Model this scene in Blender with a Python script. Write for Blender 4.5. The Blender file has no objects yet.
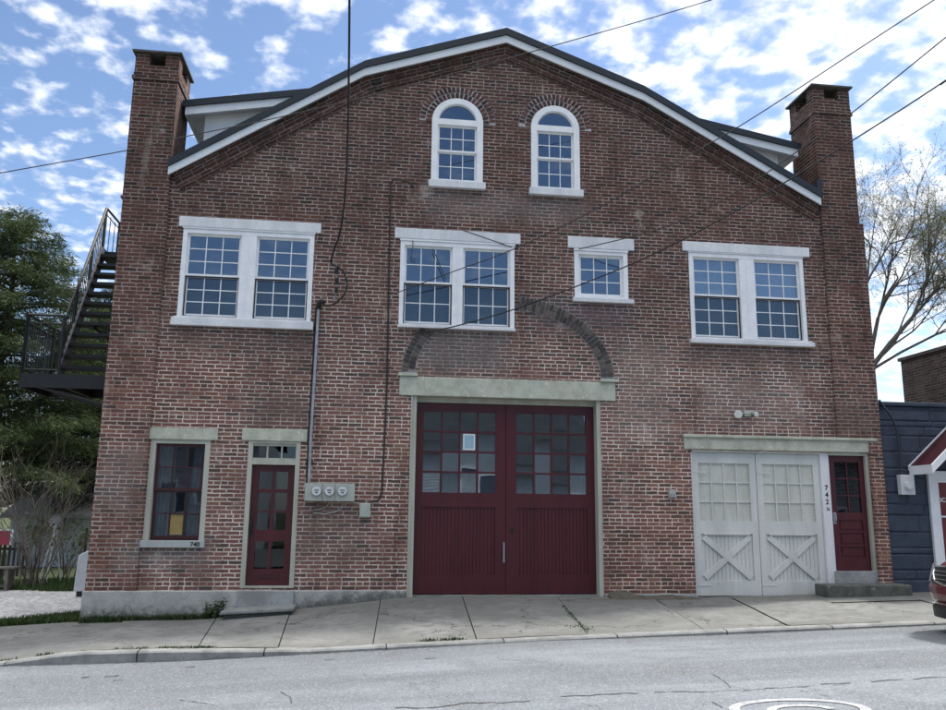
import bpy, math, random
from mathutils import Vector, Matrix
from mathutils.geometry import tessellate_polygon
R = random.Random(7)
C = bpy.context.scene.collection
rad = math.radians

# ------------------------------------------------------------------ camera
F, D, CZ = 815.0, 14.0, 1.75
RIGHT = Vector((0.9918023, -0.1273569, 0.0104090))
DOWN = Vector((0.0342311, 0.1863266, -0.9818914))
FWD = Vector((0.1231112, 0.9741985, 0.1891587))
cam = bpy.data.cameras.new('camera'); camo = bpy.data.objects.new('camera', cam); C.objects.link(camo)
m = Matrix.Identity(4)
for i in range(3):
    m[i][0] = RIGHT[i]; m[i][1] = -DOWN[i]; m[i][2] = -FWD[i]
m.translation = Vector((0, -D, CZ)); camo.matrix_world = m
cam.sensor_width = 36; cam.lens = F / 946 * 36; cam.clip_start = .05; cam.clip_end = 3000
bpy.context.scene.camera = camo

def at(px, py, Y):
    """point of the plane y = Y seen at a pixel of the 946 x 710 photograph"""
    d = RIGHT * ((px - 473) / F) + DOWN * ((py - 355) / F) + FWD
    t = (Y + D) / d.y
    return Vector((d.x * t, Y, CZ + d.z * t))

# ------------------------------------------------------------------ mesh helpers
class MB:
    def __init__(s): s.v = []; s.f = []; s.uv = []; s.mi = []
    def face(s, pts, uv=None, mi=0):
        b = len(s.v); pts = [Vector(p) for p in pts]; s.v += pts
        s.f.append(tuple(range(b, b + len(pts)))); s.mi.append(mi)
        if uv is None:
            n = (pts[1] - pts[0]).cross(pts[2] - pts[0])
            ax, ay, az = abs(n.x), abs(n.y), abs(n.z)
            if az >= ax and az >= ay: uv = [(p.x, p.y) for p in pts]
            elif ay >= ax: uv = [(p.x, p.z) for p in pts]
            else: uv = [(p.y + 50, p.z) for p in pts]
        s.uv.append(uv)
    def box(s, x0, x1, y0, y1, z0, z1, mi=0, M=None):
        P = [Vector((x, y, z)) for z in (z0, z1) for y in (y0, y1) for x in (x0, x1)]
        if M is not None: P = [M @ p for p in P]
        for q in ((0, 2, 3, 1), (4, 5, 7, 6), (0, 1, 5, 4), (2, 6, 7, 3), (0, 4, 6, 2), (1, 3, 7, 5)):
            s.face([P[i] for i in q], None, mi)
        return s
    def tube(s, pts, r, n=6, mi=0, r2=None, cap=True):
        pts = [Vector(p) for p in pts]; N = len(pts); rings = []; u = None
        for i, p in enumerate(pts):
            t = (pts[min(i + 1, N - 1)] - pts[max(i - 1, 0)])
            t = t.normalized() if t.length > 1e-9 else Vector((0, 0, 1))
            if u is None: u = t.orthogonal().normalized()
            else:
                u = u - t * u.dot(t); u = u.normalized() if u.length > 1e-6 else t.orthogonal().normalized()
            w = t.cross(u); rr = r if r2 is None else r + (r2 - r) * i / max(1, N - 1)
            rings.append([p + u * (rr * math.cos(2 * math.pi * k / n)) + w * (rr * math.sin(2 * math.pi * k / n)) for k in range(n)])
        b = len(s.v)
        for rg in rings: s.v += rg
        for i in range(N - 1):
            for k in range(n):
                a = b + i * n + k; c = b + i * n + (k + 1) % n
                s.f.append((a, c, c + n, a + n)); s.mi.append(mi); s.uv.append([(0, 0), (.1, 0), (.1, 1), (0, 1)])
        if cap:
            s.f.append(tuple(b + k for k in reversed(range(n)))); s.mi.append(mi); s.uv.append([(0, 0)] * n)
            s.f.append(tuple(b + (N - 1) * n + k for k in range(n))); s.mi.append(mi); s.uv.append([(0, 0)] * n)
        return s
    def cyl(s, c, axis, r, h, n=20, mi=0):
        c = Vector(c); a = Vector(axis).normalized(); return s.tube([c, c + a * h], r, n, mi)
    def prism(s, pts, y0, y1, mi=0):
        """xz outline (counter-clockwise seen from -y) between two y"""
        s.face([(x, y0, z) for x, z in pts], None, mi)
        s.face([(x, y1, z) for x, z in reversed(pts)], None, mi)
        for i in range(len(pts)):
            a, b = pts[i], pts[(i + 1) % len(pts)]
            s.face([(b[0], y0, b[1]), (a[0], y0, a[1]), (a[0], y1, a[1]), (b[0], y1, b[1])], None, mi)
        return s
    def build(s, name, mats, parent=None, bevel=0, smooth=False):
        me = bpy.data.meshes.new(name); me.from_pydata(s.v, [], s.f)
        if not isinstance(mats, (list, tuple)): mats = [mats]
        for mt in mats: me.materials.append(mt)
        ul = me.uv_layers.new(name='UVMap'); flat = []
        for q in s.uv:
            for a in q: flat += [a[0], a[1]]
        ul.data.foreach_set('uv', flat)
        if len(mats) > 1: me.polygons.foreach_set('material_index', s.mi)
        if smooth: me.polygons.foreach_set('use_smooth', [True] * len(me.polygons))
        me.update()
        o = bpy.data.objects.new(name, me); C.objects.link(o)
        if parent is not None: o.parent = parent
        if bevel:
            import bmesh
            bm = bmesh.new(); bm.from_mesh(me); bmesh.ops.remove_doubles(bm, verts=bm.verts, dist=1e-5); bm.to_mesh(me); bm.free()
            b = o.modifiers.new('b', 'BEVEL'); b.width = bevel; b.segments = 2; b.limit_method = 'ANGLE'; b.angle_limit = rad(40)
        return o

def tag(o, label, cat=None, group=None, kind=None):
    if label: o['label'] = label
    if cat: o['category'] = cat
    if group: o['group'] = group
    if kind: o['kind'] = kind
    return o
def thing(name, loc, label, cat, group=None):
    o = bpy.data.objects.new(name, None); C.objects.link(o); o.empty_display_size = .2
    o['loc0'] = 0; del o['loc0']
    return tag(o, label, cat, group)
def box(name, mat, parent, *a, bevel=0):
    return MB().box(*a).build(name, mat, parent, bevel)

# ------------------------------------------------------------------ materials
def newmat(name):
    mt = bpy.data.materials.new(name); mt.use_nodes = True; nt = mt.node_tree
    for n in list(nt.nodes): nt.nodes.remove(n)
    return mt, nt
def lk(nt, a, b): nt.links.new(a, b)
def setin(nt, sock, v):
    if hasattr(v, 'is_linked') or hasattr(v, 'links'): nt.links.new(v, sock)
    else: sock.default_value = v
def mth(nt, op, a, b=0.0, c=None, clamp=False):
    n = nt.nodes.new('ShaderNodeMath'); n.operation = op; n.use_clamp = clamp
    setin(nt, n.inputs[0], a)
    if op not in ('FLOOR', 'FRACT', 'ABSOLUTE', 'SQRT', 'SINE', 'COSINE'): setin(nt, n.inputs[1], b)
    if c is not None: setin(nt, n.inputs[2], c)
    return n.outputs[0]
def mix(nt, f, a, b, bt='MIX'):
    n = nt.nodes.new('ShaderNodeMix'); n.data_type = 'RGBA'; n.blend_type = bt
    setin(nt, n.inputs[0], f)
    for k, v in ((6, a), (7, b)):
        if isinstance(v, tuple): n.inputs[k].default_value = (v[0], v[1], v[2], 1)
        else: nt.links.new(v, n.inputs[k])
    return n.outputs[2]
def noise(nt, vec, scale, detail=4, rough=.55, out='Fac'):
    n = nt.nodes.new('ShaderNodeTexNoise'); n.inputs['Scale'].default_value = scale
    n.inputs['Detail'].default_value = detail; n.inputs['Roughness'].default_value = rough
    if vec is not None: nt.links.new(vec, n.inputs['Vector'])
    return n.outputs[out]
def ss(nt, v, a, b, c=0.0, d=1.0):
    n = nt.nodes.new('ShaderNodeMapRange'); n.interpolation_type = 'SMOOTHSTEP'
    setin(nt, n.inputs[0], v); n.inputs[1].default_value = a; n.inputs[2].default_value = b
    n.inputs[3].default_value = c; n.inputs[4].default_value = d; return n.outputs[0]
def coord(nt, which='Object'):
    return nt.nodes.new('ShaderNodeTexCoord').outputs[which]
def world_pos(nt): return nt.nodes.new('ShaderNodeNewGeometry').outputs['Position']
def out(nt, col, rough=.8, height=None, bdist=.01, bstr=.6, metallic=0, spec=.5, **k):
    p = nt.nodes.new('ShaderNodeBsdfPrincipled'); o = nt.nodes.new('ShaderNodeOutputMaterial')
    if isinstance(col, tuple): p.inputs['Base Color'].default_value = (*col[:3], 1)
    else: nt.links.new(col, p.inputs['Base Color'])
    setin(nt, p.inputs['Roughness'], rough); p.inputs['Metallic'].default_value = metallic
    p.inputs['Specular IOR Level'].default_value = spec
    for kk, v in k.items(): p.inputs[kk.replace('_', ' ')].default_value = v
    if height is not None:
        b = nt.nodes.new('ShaderNodeBump'); b.inputs['Distance'].default_value = bdist; b.inputs['Strength'].default_value = bstr
        nt.links.new(height, b.inputs['Height']); nt.links.new(b.outputs[0], p.inputs['Normal'])
    nt.links.new(p.outputs[0], o.inputs[0]); return p

def paint(name, c1, c2=None, scale=6, rough=.55, bump=.002, spec=.4, streak=False, wear=None, wearamt=.62):
    mt, nt = newmat(name); P = world_pos(nt)
    if c2 is None: c2 = tuple(x * .8 for x in c1)
    if streak:
        mp = nt.nodes.new('ShaderNodeMapping'); mp.inputs['Scale'].default_value = (1, 1, .18); lk(nt, P, mp.inputs[0]); V = mp.outputs[0]
    else: V = P
    n1 = noise(nt, V, scale, 6, .65); n2 = noise(nt, P, scale * 11, 3)
    col = mix(nt, ss(nt, n1, .35, .68), c1, c2)
    col = mix(nt, ss(nt, n2, .4, .75, 0, .35), col, tuple(x * .75 for x in c2))
    if wear:
        n3 = noise(nt, P, scale * 2.3, 8, .7); col = mix(nt, ss(nt, n3, wearamt, wearamt + .05), col, wear)
    out(nt, col, rough, n2, bump, .5, spec=spec); return mt

def brick_mat(name, cols, mortar, mortar2, trend=True, course=.067, L=.2266, hdr=8, soot=.5):
    mt, nt = newmat(name)
    uv = coord(nt, 'UV'); P = world_pos(nt)
    dn = nt.nodes.new('ShaderNodeTexNoise'); dn.inputs['Scale'].default_value = 9; dn.inputs['Detail'].default_value = 3; lk(nt, P, dn.inputs['Vector'])
    sub = nt.nodes.new('ShaderNodeVectorMath'); sub.operation = 'SUBTRACT'; lk(nt, dn.outputs['Color'], sub.inputs[0]); sub.inputs[1].default_value = (.5, .5, .5)
    sc = nt.nodes.new('ShaderNodeVectorMath'); sc.operation = 'SCALE'; lk(nt, sub.outputs[0], sc.inputs[0]); sc.inputs['Scale'].default_value = .022
    ad = nt.nodes.new('ShaderNodeVectorMath'); ad.operation = 'ADD'; lk(nt, uv, ad.inputs[0]); lk(nt, sc.outputs[0], ad.inputs[1])
    sp = nt.nodes.new('ShaderNodeSeparateXYZ'); lk(nt, ad.outputs[0], sp.inputs[0])
    yy = mth(nt, 'DIVIDE', sp.outputs[1], course); j = mth(nt, 'FLOOR', yy); fy = mth(nt, 'FRACT', yy)
    jm = mth(nt, 'MODULO', mth(nt, 'ADD', j, 800), hdr); H = mth(nt, 'LESS_THAN', jm, .5)
    Lr = mth(nt, 'MULTIPLY_ADD', H, -L / 2, L)
    wn = nt.nodes.new('ShaderNodeTexWhiteNoise'); wn.noise_dimensions = '1D'; lk(nt, j, wn.inputs['W'])
    u = mth(nt, 'ADD', mth(nt, 'DIVIDE', sp.outputs[0], Lr), mth(nt, 'MULTIPLY', mth(nt, 'MODULO', mth(nt, 'ADD', j, 800), 2), .5))
    u = mth(nt, 'ADD', u, mth(nt, 'MULTIPLY', wn.outputs['Value'], .22)); i = mth(nt, 'FLOOR', u); fx = mth(nt, 'FRACT', u)
    dx = mth(nt, 'MULTIPLY', mth(nt, 'MINIMUM', fx, mth(nt, 'SUBTRACT', 1, fx)), Lr)
    dy = mth(nt, 'MULTIPLY', mth(nt, 'MINIMUM', fy, mth(nt, 'SUBTRACT', 1, fy)), course)
    d = mth(nt, 'MINIMUM', dx, dy)
    jn = noise(nt, P, 60, 3); d = mth(nt, 'ADD', d, mth(nt, 'MULTIPLY', mth(nt, 'SUBTRACT', jn, .5), .006))
    jw = noise(nt, P, 1.3, 4); th = mth(nt, 'MULTIPLY_ADD', jw, .0075, .0042)
    mask = ss(nt, mth(nt, 'SUBTRACT', d, th), -.0012, .0018)
    cb = nt.nodes.new('ShaderNodeCombineXYZ'); lk(nt, i, cb.inputs[0]); lk(nt, j, cb.inputs[1])
    w2 = nt.nodes.new('ShaderNodeTexWhiteNoise'); w2.noise_dimensions = '2D'; lk(nt, cb.outputs[0], w2.inputs['Vector'])
    cr = nt.nodes.new('ShaderNodeValToRGB'); lk(nt, w2.outputs['Value'], cr.inputs[0])
    els = cr.color_ramp.elements; pos = [0, .12, .45, .8, 1]
    els[0].position = 0; els[0].color = (*cols[0], 1); els[1].position = 1; els[1].color = (*cols[4], 1)
    for q in (1, 2, 3):
        e = els.new(pos[q]); e.color = (*cols[q], 1)
    fine = noise(nt, P, 75, 4, .7); bc = mix(nt, ss(nt, fine, .3, .75, 0, .45), cr.outputs[0], mortar2)
    mn = noise(nt, P, 2.1, 6, .65); mc = mix(nt, ss(nt, mn, .38, .66), mortar, mortar2)
    mn2 = noise(nt, P, 14, 3); mc = mix(nt, ss(nt, mn2, .6, .78, 0, .8), mc, (.055, .045, .045))
    col = mix(nt, mask, mc, bc)
    # soot and weathering that sit on the wall itself
    sepP = nt.nodes.new('ShaderNodeSeparateXYZ'); lk(nt, P, sepP.inputs[0])
    big = noise(nt, P, .5, 7, .66)
    if trend:
        hz = ss(nt, sepP.outputs[2], 3.0, 8.2, 0, .85)
        st = mth(nt, 'ADD', mth(nt, 'MULTIPLY', ss(nt, big, .32, .7), soot), hz, clamp=True)
        low = ss(nt, sepP.outputs[2], .35, .8, .55, 0); st = mth(nt, 'MAXIMUM', st, mth(nt, 'MULTIPLY', low, ss(nt, mn, .3, .6)))
    else: st = mth(nt, 'MULTIPLY', ss(nt, big, .3, .7), soot)
    col = mix(nt, mth(nt, 'MULTIPLY', st, .95), col, mix(nt, 1.0, col, (.40, .385, .40), 'MULTIPLY'))
    eff = ss(nt, noise(nt, P, 1.7, 7, .7), .58, .74, 0, .40); col = mix(nt, eff, col, mortar)
    # rain streaks, a few repointed or stained patches, contact shadow painted under the sills
    mp = nt.nodes.new('ShaderNodeMapping'); mp.inputs['Scale'].default_value = (3.2, 3.2, .28); lk(nt, P, mp.inputs[0])
    stk = ss(nt, noise(nt, mp.outputs[0], 1.0, 5, .6), .54, .70, 0, .55)
    col = mix(nt, stk, col, mix(nt, 1.0, col, (.50, .48, .48), 'MULTIPLY'))
    mp2 = nt.nodes.new('ShaderNodeMapping'); mp2.inputs['Scale'].default_value = (2.1, 2.1, .35); mp2.inputs['Location'].default_value = (7, 3, 1); lk(nt, P, mp2.inputs[0])
    col = mix(nt, ss(nt, noise(nt, mp2.outputs[0], 1.0, 5, .65), .60, .76, 0, .22), col, (.55, .50, .46))
    wrm = noise(nt, P, .33, 3, .5); col = mix(nt, ss(nt, wrm, .42, .66, 0, .4), col, mix(nt, 1.0, col, (1.15, .98, .88), 'MULTIPLY'))
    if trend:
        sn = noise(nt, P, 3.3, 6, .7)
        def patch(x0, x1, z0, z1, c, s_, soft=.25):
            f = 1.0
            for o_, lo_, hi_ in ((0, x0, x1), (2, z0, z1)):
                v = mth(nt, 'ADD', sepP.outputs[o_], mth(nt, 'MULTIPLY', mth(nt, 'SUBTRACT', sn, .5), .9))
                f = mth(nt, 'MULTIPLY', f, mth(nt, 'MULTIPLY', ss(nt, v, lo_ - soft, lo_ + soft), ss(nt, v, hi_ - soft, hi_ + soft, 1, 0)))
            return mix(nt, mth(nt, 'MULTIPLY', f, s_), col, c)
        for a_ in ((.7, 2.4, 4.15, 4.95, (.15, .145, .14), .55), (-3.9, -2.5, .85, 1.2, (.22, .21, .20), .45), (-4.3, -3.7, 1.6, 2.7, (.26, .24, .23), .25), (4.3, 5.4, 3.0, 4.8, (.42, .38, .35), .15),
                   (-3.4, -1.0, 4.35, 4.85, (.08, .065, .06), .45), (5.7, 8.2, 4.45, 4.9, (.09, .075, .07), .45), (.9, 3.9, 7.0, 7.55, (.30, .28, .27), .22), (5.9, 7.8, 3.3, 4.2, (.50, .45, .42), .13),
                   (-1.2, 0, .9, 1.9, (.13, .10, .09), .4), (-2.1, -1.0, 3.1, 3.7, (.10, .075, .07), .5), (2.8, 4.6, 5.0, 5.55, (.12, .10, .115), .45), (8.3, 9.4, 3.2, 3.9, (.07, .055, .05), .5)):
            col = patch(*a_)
    hgt = mth(nt, 'ADD', mask, mth(nt, 'MULTIPLY', fine, .35))
    out(nt, col, .9, hgt, .006, .8, spec=.25); return mt

M = {}
BC = [(.028, .017, .014), (.074, .024, .018), (.146, .044, .031), (.185, .062, .043), (.21, .098, .070)]
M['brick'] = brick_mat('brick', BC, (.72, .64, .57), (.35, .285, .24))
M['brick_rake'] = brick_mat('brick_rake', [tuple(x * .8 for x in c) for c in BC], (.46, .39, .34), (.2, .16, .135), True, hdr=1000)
M['brick_chimney'] = brick_mat('brick_chimney', [tuple(x * .95 for x in c) for c in BC], (.52, .44, .38), (.27, .21, .175))
M['brick_grey'] = brick_mat('brick_grey', [(.03, .028, .028), (.05, .045, .043), (.07, .06, .057), (.1, .088, .08), (.13, .115, .1)], (.19, .18, .17), (.1, .095, .09), False)

def voussoir_mat(nm='rowlock_brick', c0=(.018, .015, .016), c1=(.085, .058, .055), cm=(.045, .03, .03)):
    mt, nt = newmat(nm); g = nt.nodes.new('ShaderNodeNewGeometry'); P = g.outputs['Position']
    cr = nt.nodes.new('ShaderNodeValToRGB'); lk(nt, g.outputs['Random Per Island'], cr.inputs[0])
    e = cr.color_ramp.elements; e[0].color = (*c0, 1); e[1].color = (*c1, 1)
    x = e.new(.6); x.color = (*cm, 1)
    n = noise(nt, P, 40, 4); col = mix(nt, ss(nt, n, .4, .75, 0, .5), cr.outputs[0], (.14, .12, .12)); out(nt, col, .9, n, .004, .7, spec=.2); return mt
M['rowlock'] = voussoir_mat('weathered_rowlock', (.030, .026, .024), (.13, .105, .09), (.075, .06, .052))
M['rowlock_red'] = voussoir_mat('red_rowlock', (.028, .018, .017), (.12, .05, .042), (.065, .030, .027))
M['mortar'] = paint('mortar', (.55, .50, .49), (.30, .27, .27), 9, .95)
M['white'] = paint('white_paint', (.80, .80, .80), (.70, .71, .73), 4, .45)
M['white_old'] = paint('old_white_paint', (.70, .70, .71), (.55, .56, .58), 3, .7, streak=True, wear=(.36, .36, .38), wearamt=.66)
M['fascia'] = paint('fascia_white', (.68, .70, .72), (.60, .62, .65), 2, .5)
M['soffit'] = paint('soffit_grey', (.66, .67, .68), (.6, .61, .63), 2, .6)
M['roof'] = paint('roof_metal', (.012, .018, .026), (.009, .013, .02), 3, .5)
M['capmetal'] = paint('cap_stone', (.10, .095, .09), (.05, .048, .047), 6, .8)
M['lintel_green'] = paint('weathered_green_stone', (.49, .50, .41), (.35, .36, .29), 5, .85, .006, wear=(.60, .58, .50), wearamt=.60)
M['sage'] = paint('sage_wood_paint', (.44, .44, .37), (.34, .34, .28), 5, .6, streak=True)
M['grey_trim'] = paint('grey_trim_paint', (.40, .42, .41), (.33, .35, .34), 5, .6, streak=True)
M['maroon'] = paint('maroon_paint', (.076, .010, .016), (.052, .008, .012), 4, .42, .001, streak=True, wear=(.10, .03, .028), wearamt=.66)
M['maroon_dark'] = paint('dark_maroon_paint', (.05, .010, .016), (.036, .008, .012), 5, .4, .001)
M['door_grey'] = paint('pale_grey_door_paint', (.62, .625, .59), (.51, .52, .49), 3, .6, .002, streak=True, wear=(.38, .39, .37), wearamt=.64)
M['door_grey_dark'] = paint('door_groove', (.22, .25, .27), (.17, .19, .2), 4, .8)
M['pane_white'] = paint('whitewashed_glass', (.58, .59, .52), (.46, .47, .41), 3.5, .3, .001, streak=True)
def found_mat():
    mt, nt = newmat('foundation_concrete'); P = world_pos(nt); sp_ = nt.nodes.new('ShaderNodeSeparateXYZ'); lk(nt, P, sp_.inputs[0])
    a = noise(nt, P, 3.2, 7, .68); b = noise(nt, P, 11, 6, .7); c = noise(nt, P, 60, 3)
    col = mix(nt, ss(nt, a, .35, .66), (.42, .415, .395), (.30, .297, .285))
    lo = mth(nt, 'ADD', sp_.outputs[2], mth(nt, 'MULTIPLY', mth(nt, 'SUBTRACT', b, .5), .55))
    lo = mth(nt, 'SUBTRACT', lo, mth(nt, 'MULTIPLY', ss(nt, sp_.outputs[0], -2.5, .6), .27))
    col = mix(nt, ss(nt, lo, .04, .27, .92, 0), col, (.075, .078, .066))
    col = mix(nt, ss(nt, c, .4, .7, 0, .4), col, (.2, .2, .19)); out(nt, col, .92, c, .005, .6, spec=.2); return mt
M['concrete0'] = found_mat()
M['concrete'] = paint('foundation_concrete', (.34, .345, .34), (.22, .225, .22), 3.2, .9, .006, wear=(.10, .105, .09), wearamt=.63)
M['conc_step'] = paint('step_concrete', (.27, .275, .26), (.13, .14, .125), 4, .9, .008, wear=(.07, .075, .06), wearamt=.58)
M['black_iron'] = paint('black_iron', (.007, .0075, .009), (.012, .011, .011), 8, .5)
M['iron_light'] = paint('weathered_grey_channel', (.10, .11, .125), (.06, .065, .07), 8, .5)
M['cable'] = paint('black_cable', (.012, .012, .014), (.02, .02, .02), 8, .6)
M['wire'] = paint('brown_wire', (.05, .045, .045), (.035, .03, .03), 8, .6)
M['galv'] = paint('galvanised_conduit', (.34, .35, .38), (.24, .25, .28), 8, .4)
M['meterbox'] = paint('meter_box_paint', (.40, .42, .37), (.33, .35, .31), 7, .5)
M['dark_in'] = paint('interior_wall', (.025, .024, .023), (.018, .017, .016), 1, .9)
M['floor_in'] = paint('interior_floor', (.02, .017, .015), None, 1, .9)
M['paper'] = paint('yellow_paper', (.85, .55, .18), (.75, .46, .15), 9, .8)
M['shade'] = paint('dark_blind', (.075, .095, .10), (.05, .065, .07), 1.5, .9)
M['reflection_pale'] = paint('painted_cloud_reflection', (.80, .82, .80), (.66, .68, .67), 1.5, .9)  # pale colour standing in for cloud reflected in the glass
M['screen'] = paint('window_screen', (.025, .032, .036), (.02, .026, .03), 2, .8)
M['blue_stone'] = paint('blue_painted_stone', (.044, .057, .084), (.028, .037, .056), 3, .7, .02, wear=(.08, .10, .14), wearamt=.66)
M['blue_gap'] = paint('blue_joint', (.026, .034, .052), None, 5, .8)
M['red_glass'] = paint('red_door_glass', (.13, .010, .022), (.10, .008, .018), 3, .25)
M['black'] = paint('black_paint', (.012, .012, .012), None, 5, .5)
M['rust'] = paint('tarnished_brass', (.30, .27, .20), (.2, .18, .14), 9, .4)
M['siding'] = paint('white_siding', (.55, .57, .58), (.48, .5, .5), 2, .6)
M['shingle'] = paint('grey_shingle', (.07, .075, .08), (.045, .05, .052), 3, .95)
M['shingle_dark'] = paint('dark_shingle', (.05, .055, .06), (.035, .04, .042), 2, .95)
M['wood_grey'] = paint('weathered_wood', (.16, .15, .135), (.10, .095, .085), 7, .85)
M['wood_dark'] = paint('dark_wood', (.03, .026, .022), None, 6, .85)
M['red_panel'] = paint('red_board', (.30, .035, .06), (.25, .03, .05), 3, .5)
M['bark'] = paint('bark', (.11, .095, .08), (.06, .052, .045), 8, .95, .01)
M['twig'] = paint('grey_twig', (.17, .145, .12), (.10, .085, .075), 8, .9)
M['ac_white'] = paint('cream_cabinet', (.56, .58, .60), (.48, .5, .52), 3, .5)

def glass_mat(name, tint=(.86, .9, .92), refl=.22):
    mt, nt = newmat(name)
    tr = nt.nodes.new('ShaderNodeBsdfTransparent'); tr.inputs[0].default_value = (*tint, 1)
    gl = nt.nodes.new('ShaderNodeBsdfGlossy'); gl.inputs['Roughness'].default_value = .015; gl.inputs[0].default_value = (.72, .85, 1, 1)
    b = nt.nodes.new('ShaderNodeBump'); b.inputs['Distance'].default_value = .02; b.inputs['Strength'].default_value = .06
    lk(nt, noise(nt, world_pos(nt), 1.6, 2), b.inputs['Height']); lk(nt, b.outputs[0], gl.inputs['Normal'])
    fr = nt.nodes.new('ShaderNodeLayerWeight'); fr.inputs[0].default_value = .25
    fac = mth(nt, 'ADD', mth(nt, 'MULTIPLY', fr.outputs['Fresnel'], .45), refl, clamp=True)
    mx = nt.nodes.new('ShaderNodeMixShader'); lk(nt, fac, mx.inputs[0]); lk(nt, tr.outputs[0], mx.inputs[1]); lk(nt, gl.outputs[0], mx.inputs[2])
    o = nt.nodes.new('ShaderNodeOutputMaterial'); lk(nt, mx.outputs[0], o.inputs[0]); return mt
M['glass'] = glass_mat('glass', (.42, .5, .58), refl=.22)
M['glass_old'] = glass_mat('old_glass', (.5, .54, .56), .26)
M['glass_dim'] = glass_mat('dim_glass', (.72, .76, .8), .06)
M['glass_screened'] = glass_mat('screened_glass', (.62, .68, .68), .10)

def leaf_mat(name, cols, rough=.6, trans=.25):
    mt, nt = newmat(name); g = nt.nodes.new('ShaderNodeNewGeometry')
    cr = nt.nodes.new('ShaderNodeValToRGB'); lk(nt, g.outputs['Random Per Island'], cr.inputs[0])
    e = cr.color_ramp.elements; e[0].color = (*cols[0], 1); e[1].color = (*cols[-1], 1)
    for q in range(1, len(cols) - 1):
        x = e.new(q / (len(cols) - 1)); x.color = (*cols[q], 1)
    n = noise(nt, g.outputs['Position'], .7, 3); col = mix(nt, ss(nt, n, .35, .7, 0, .55), cr.outputs[0], cols[0])
    p = nt.nodes.new('ShaderNodeBsdfPrincipled'); lk(nt, col, p.inputs['Base Color']); p.inputs['Roughness'].default_value = rough; p.inputs['Specular IOR Level'].default_value = .2
    t = nt.nodes.new('ShaderNodeBsdfTranslucent'); lk(nt, col, t.inputs[0])
    mx = nt.nodes.new('ShaderNodeMixShader'); mx.inputs[0].default_value = trans
    lk(nt, p.outputs[0], mx.inputs[1]); lk(nt, t.outputs[0], mx.inputs[2])
    o = nt.nodes.new('ShaderNodeOutputMaterial'); lk(nt, mx.outputs[0], o.inputs[0]); return mt
M['needles'] = leaf_mat('needles', [(.026, .042, .018), (.05, .076, .027), (.105, .135, .05)], trans=.4)
M['needles_dark'] = leaf_mat('dark_needles', [(.018, .03, .018), (.03, .048, .026), (.055, .078, .036)], trans=.35)
M['bud'] = leaf_mat('spring_buds', [(.16, .17, .07), (.24, .25, .11), (.22, .19, .12)], trans=.4)
M['grass'] = leaf_mat('grass', [(.03, .06, .018), (.055, .095, .028), (.10, .12, .045)])
M['weed'] = leaf_mat('weeds', [(.03, .055, .02), (.05, .085, .03), (.09, .10, .05)])
M['vine'] = leaf_mat('shrub_leaves', [(.05, .08, .02), (.10, .13, .03), (.14, .14, .05)])

# ground materials
def sidewalk_mat():
    mt, nt = newmat('sidewalk_concrete'); P = world_pos(nt)
    a = noise(nt, P, .8, 7, .65); b = noise(nt, P, 5, 6, .7); c = noise(nt, P, 90, 3); d = noise(nt, P, 26, 4, .7)
    g = nt.nodes.new('ShaderNodeNewGeometry').outputs['Random Per Island']
    col = mix(nt, ss(nt, a, .35, .68), (.205, .210, .205), (.112, .117, .113))
    col = mix(nt, ss(nt, b, .42, .70, 0, .9), col, (.095, .098, .09))
    sy = nt.nodes.new('ShaderNodeSeparateXYZ'); lk(nt, P, sy.inputs[0])
    near_wall = mth(nt, 'ADD', sy.outputs[1], mth(nt, 'MULTIPLY', mth(nt, 'SUBTRACT', b, .5), 1.6))
    col = mix(nt, ss(nt, near_wall, -1.25, -.45, 0, .62), col, (.085, .086, .078))  # concrete darker towards the wall
    gut = mth(nt, 'ADD', sy.outputs[1], mth(nt, 'MULTIPLY', mth(nt, 'SUBTRACT', b, .5), .5)); col = mix(nt, ss(nt, gut, -2.95, -2.7, .55, 0), col, (.12, .115, .10))
    col = mix(nt, ss(nt, d, .58, .70, 0, .75), col, (.09, .087, .078))
    col = mix(nt, ss(nt, c, .35, .75, 0, .35), col, (.31, .315, .31))
    col = mix(nt, mth(nt, 'MULTIPLY', g, .22), col, (.17, .165, .155))
    vo = nt.nodes.new('ShaderNodeTexVoronoi'); vo.feature = 'DISTANCE_TO_EDGE'; vo.inputs['Scale'].default_value = .55
    wv = nt.nodes.new('ShaderNodeVectorMath'); wv.operation = 'ADD'; lk(nt, P, wv.inputs[0])
    nn = noise(nt, P, 2.2, 5, .6, 'Color'); lk(nt, nn, wv.inputs[1]); lk(nt, wv.outputs[0], vo.inputs['Vector'])
    crk = mth(nt, 'MULTIPLY', ss(nt, vo.outputs['Distance'], .003, .010, 1, 0), ss(nt, noise(nt, P, .5, 2), .44, .52))
    col = mix(nt, mth(nt, 'MULTIPLY', crk, .85), col, (.05, .048, .042))
    h = mth(nt, 'ADD', mth(nt, 'MULTIPLY', c, .5), d); out(nt, col, .92, h, .006, .6, spec=.25); return mt
M['sidewalk'] = sidewalk_mat()
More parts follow.
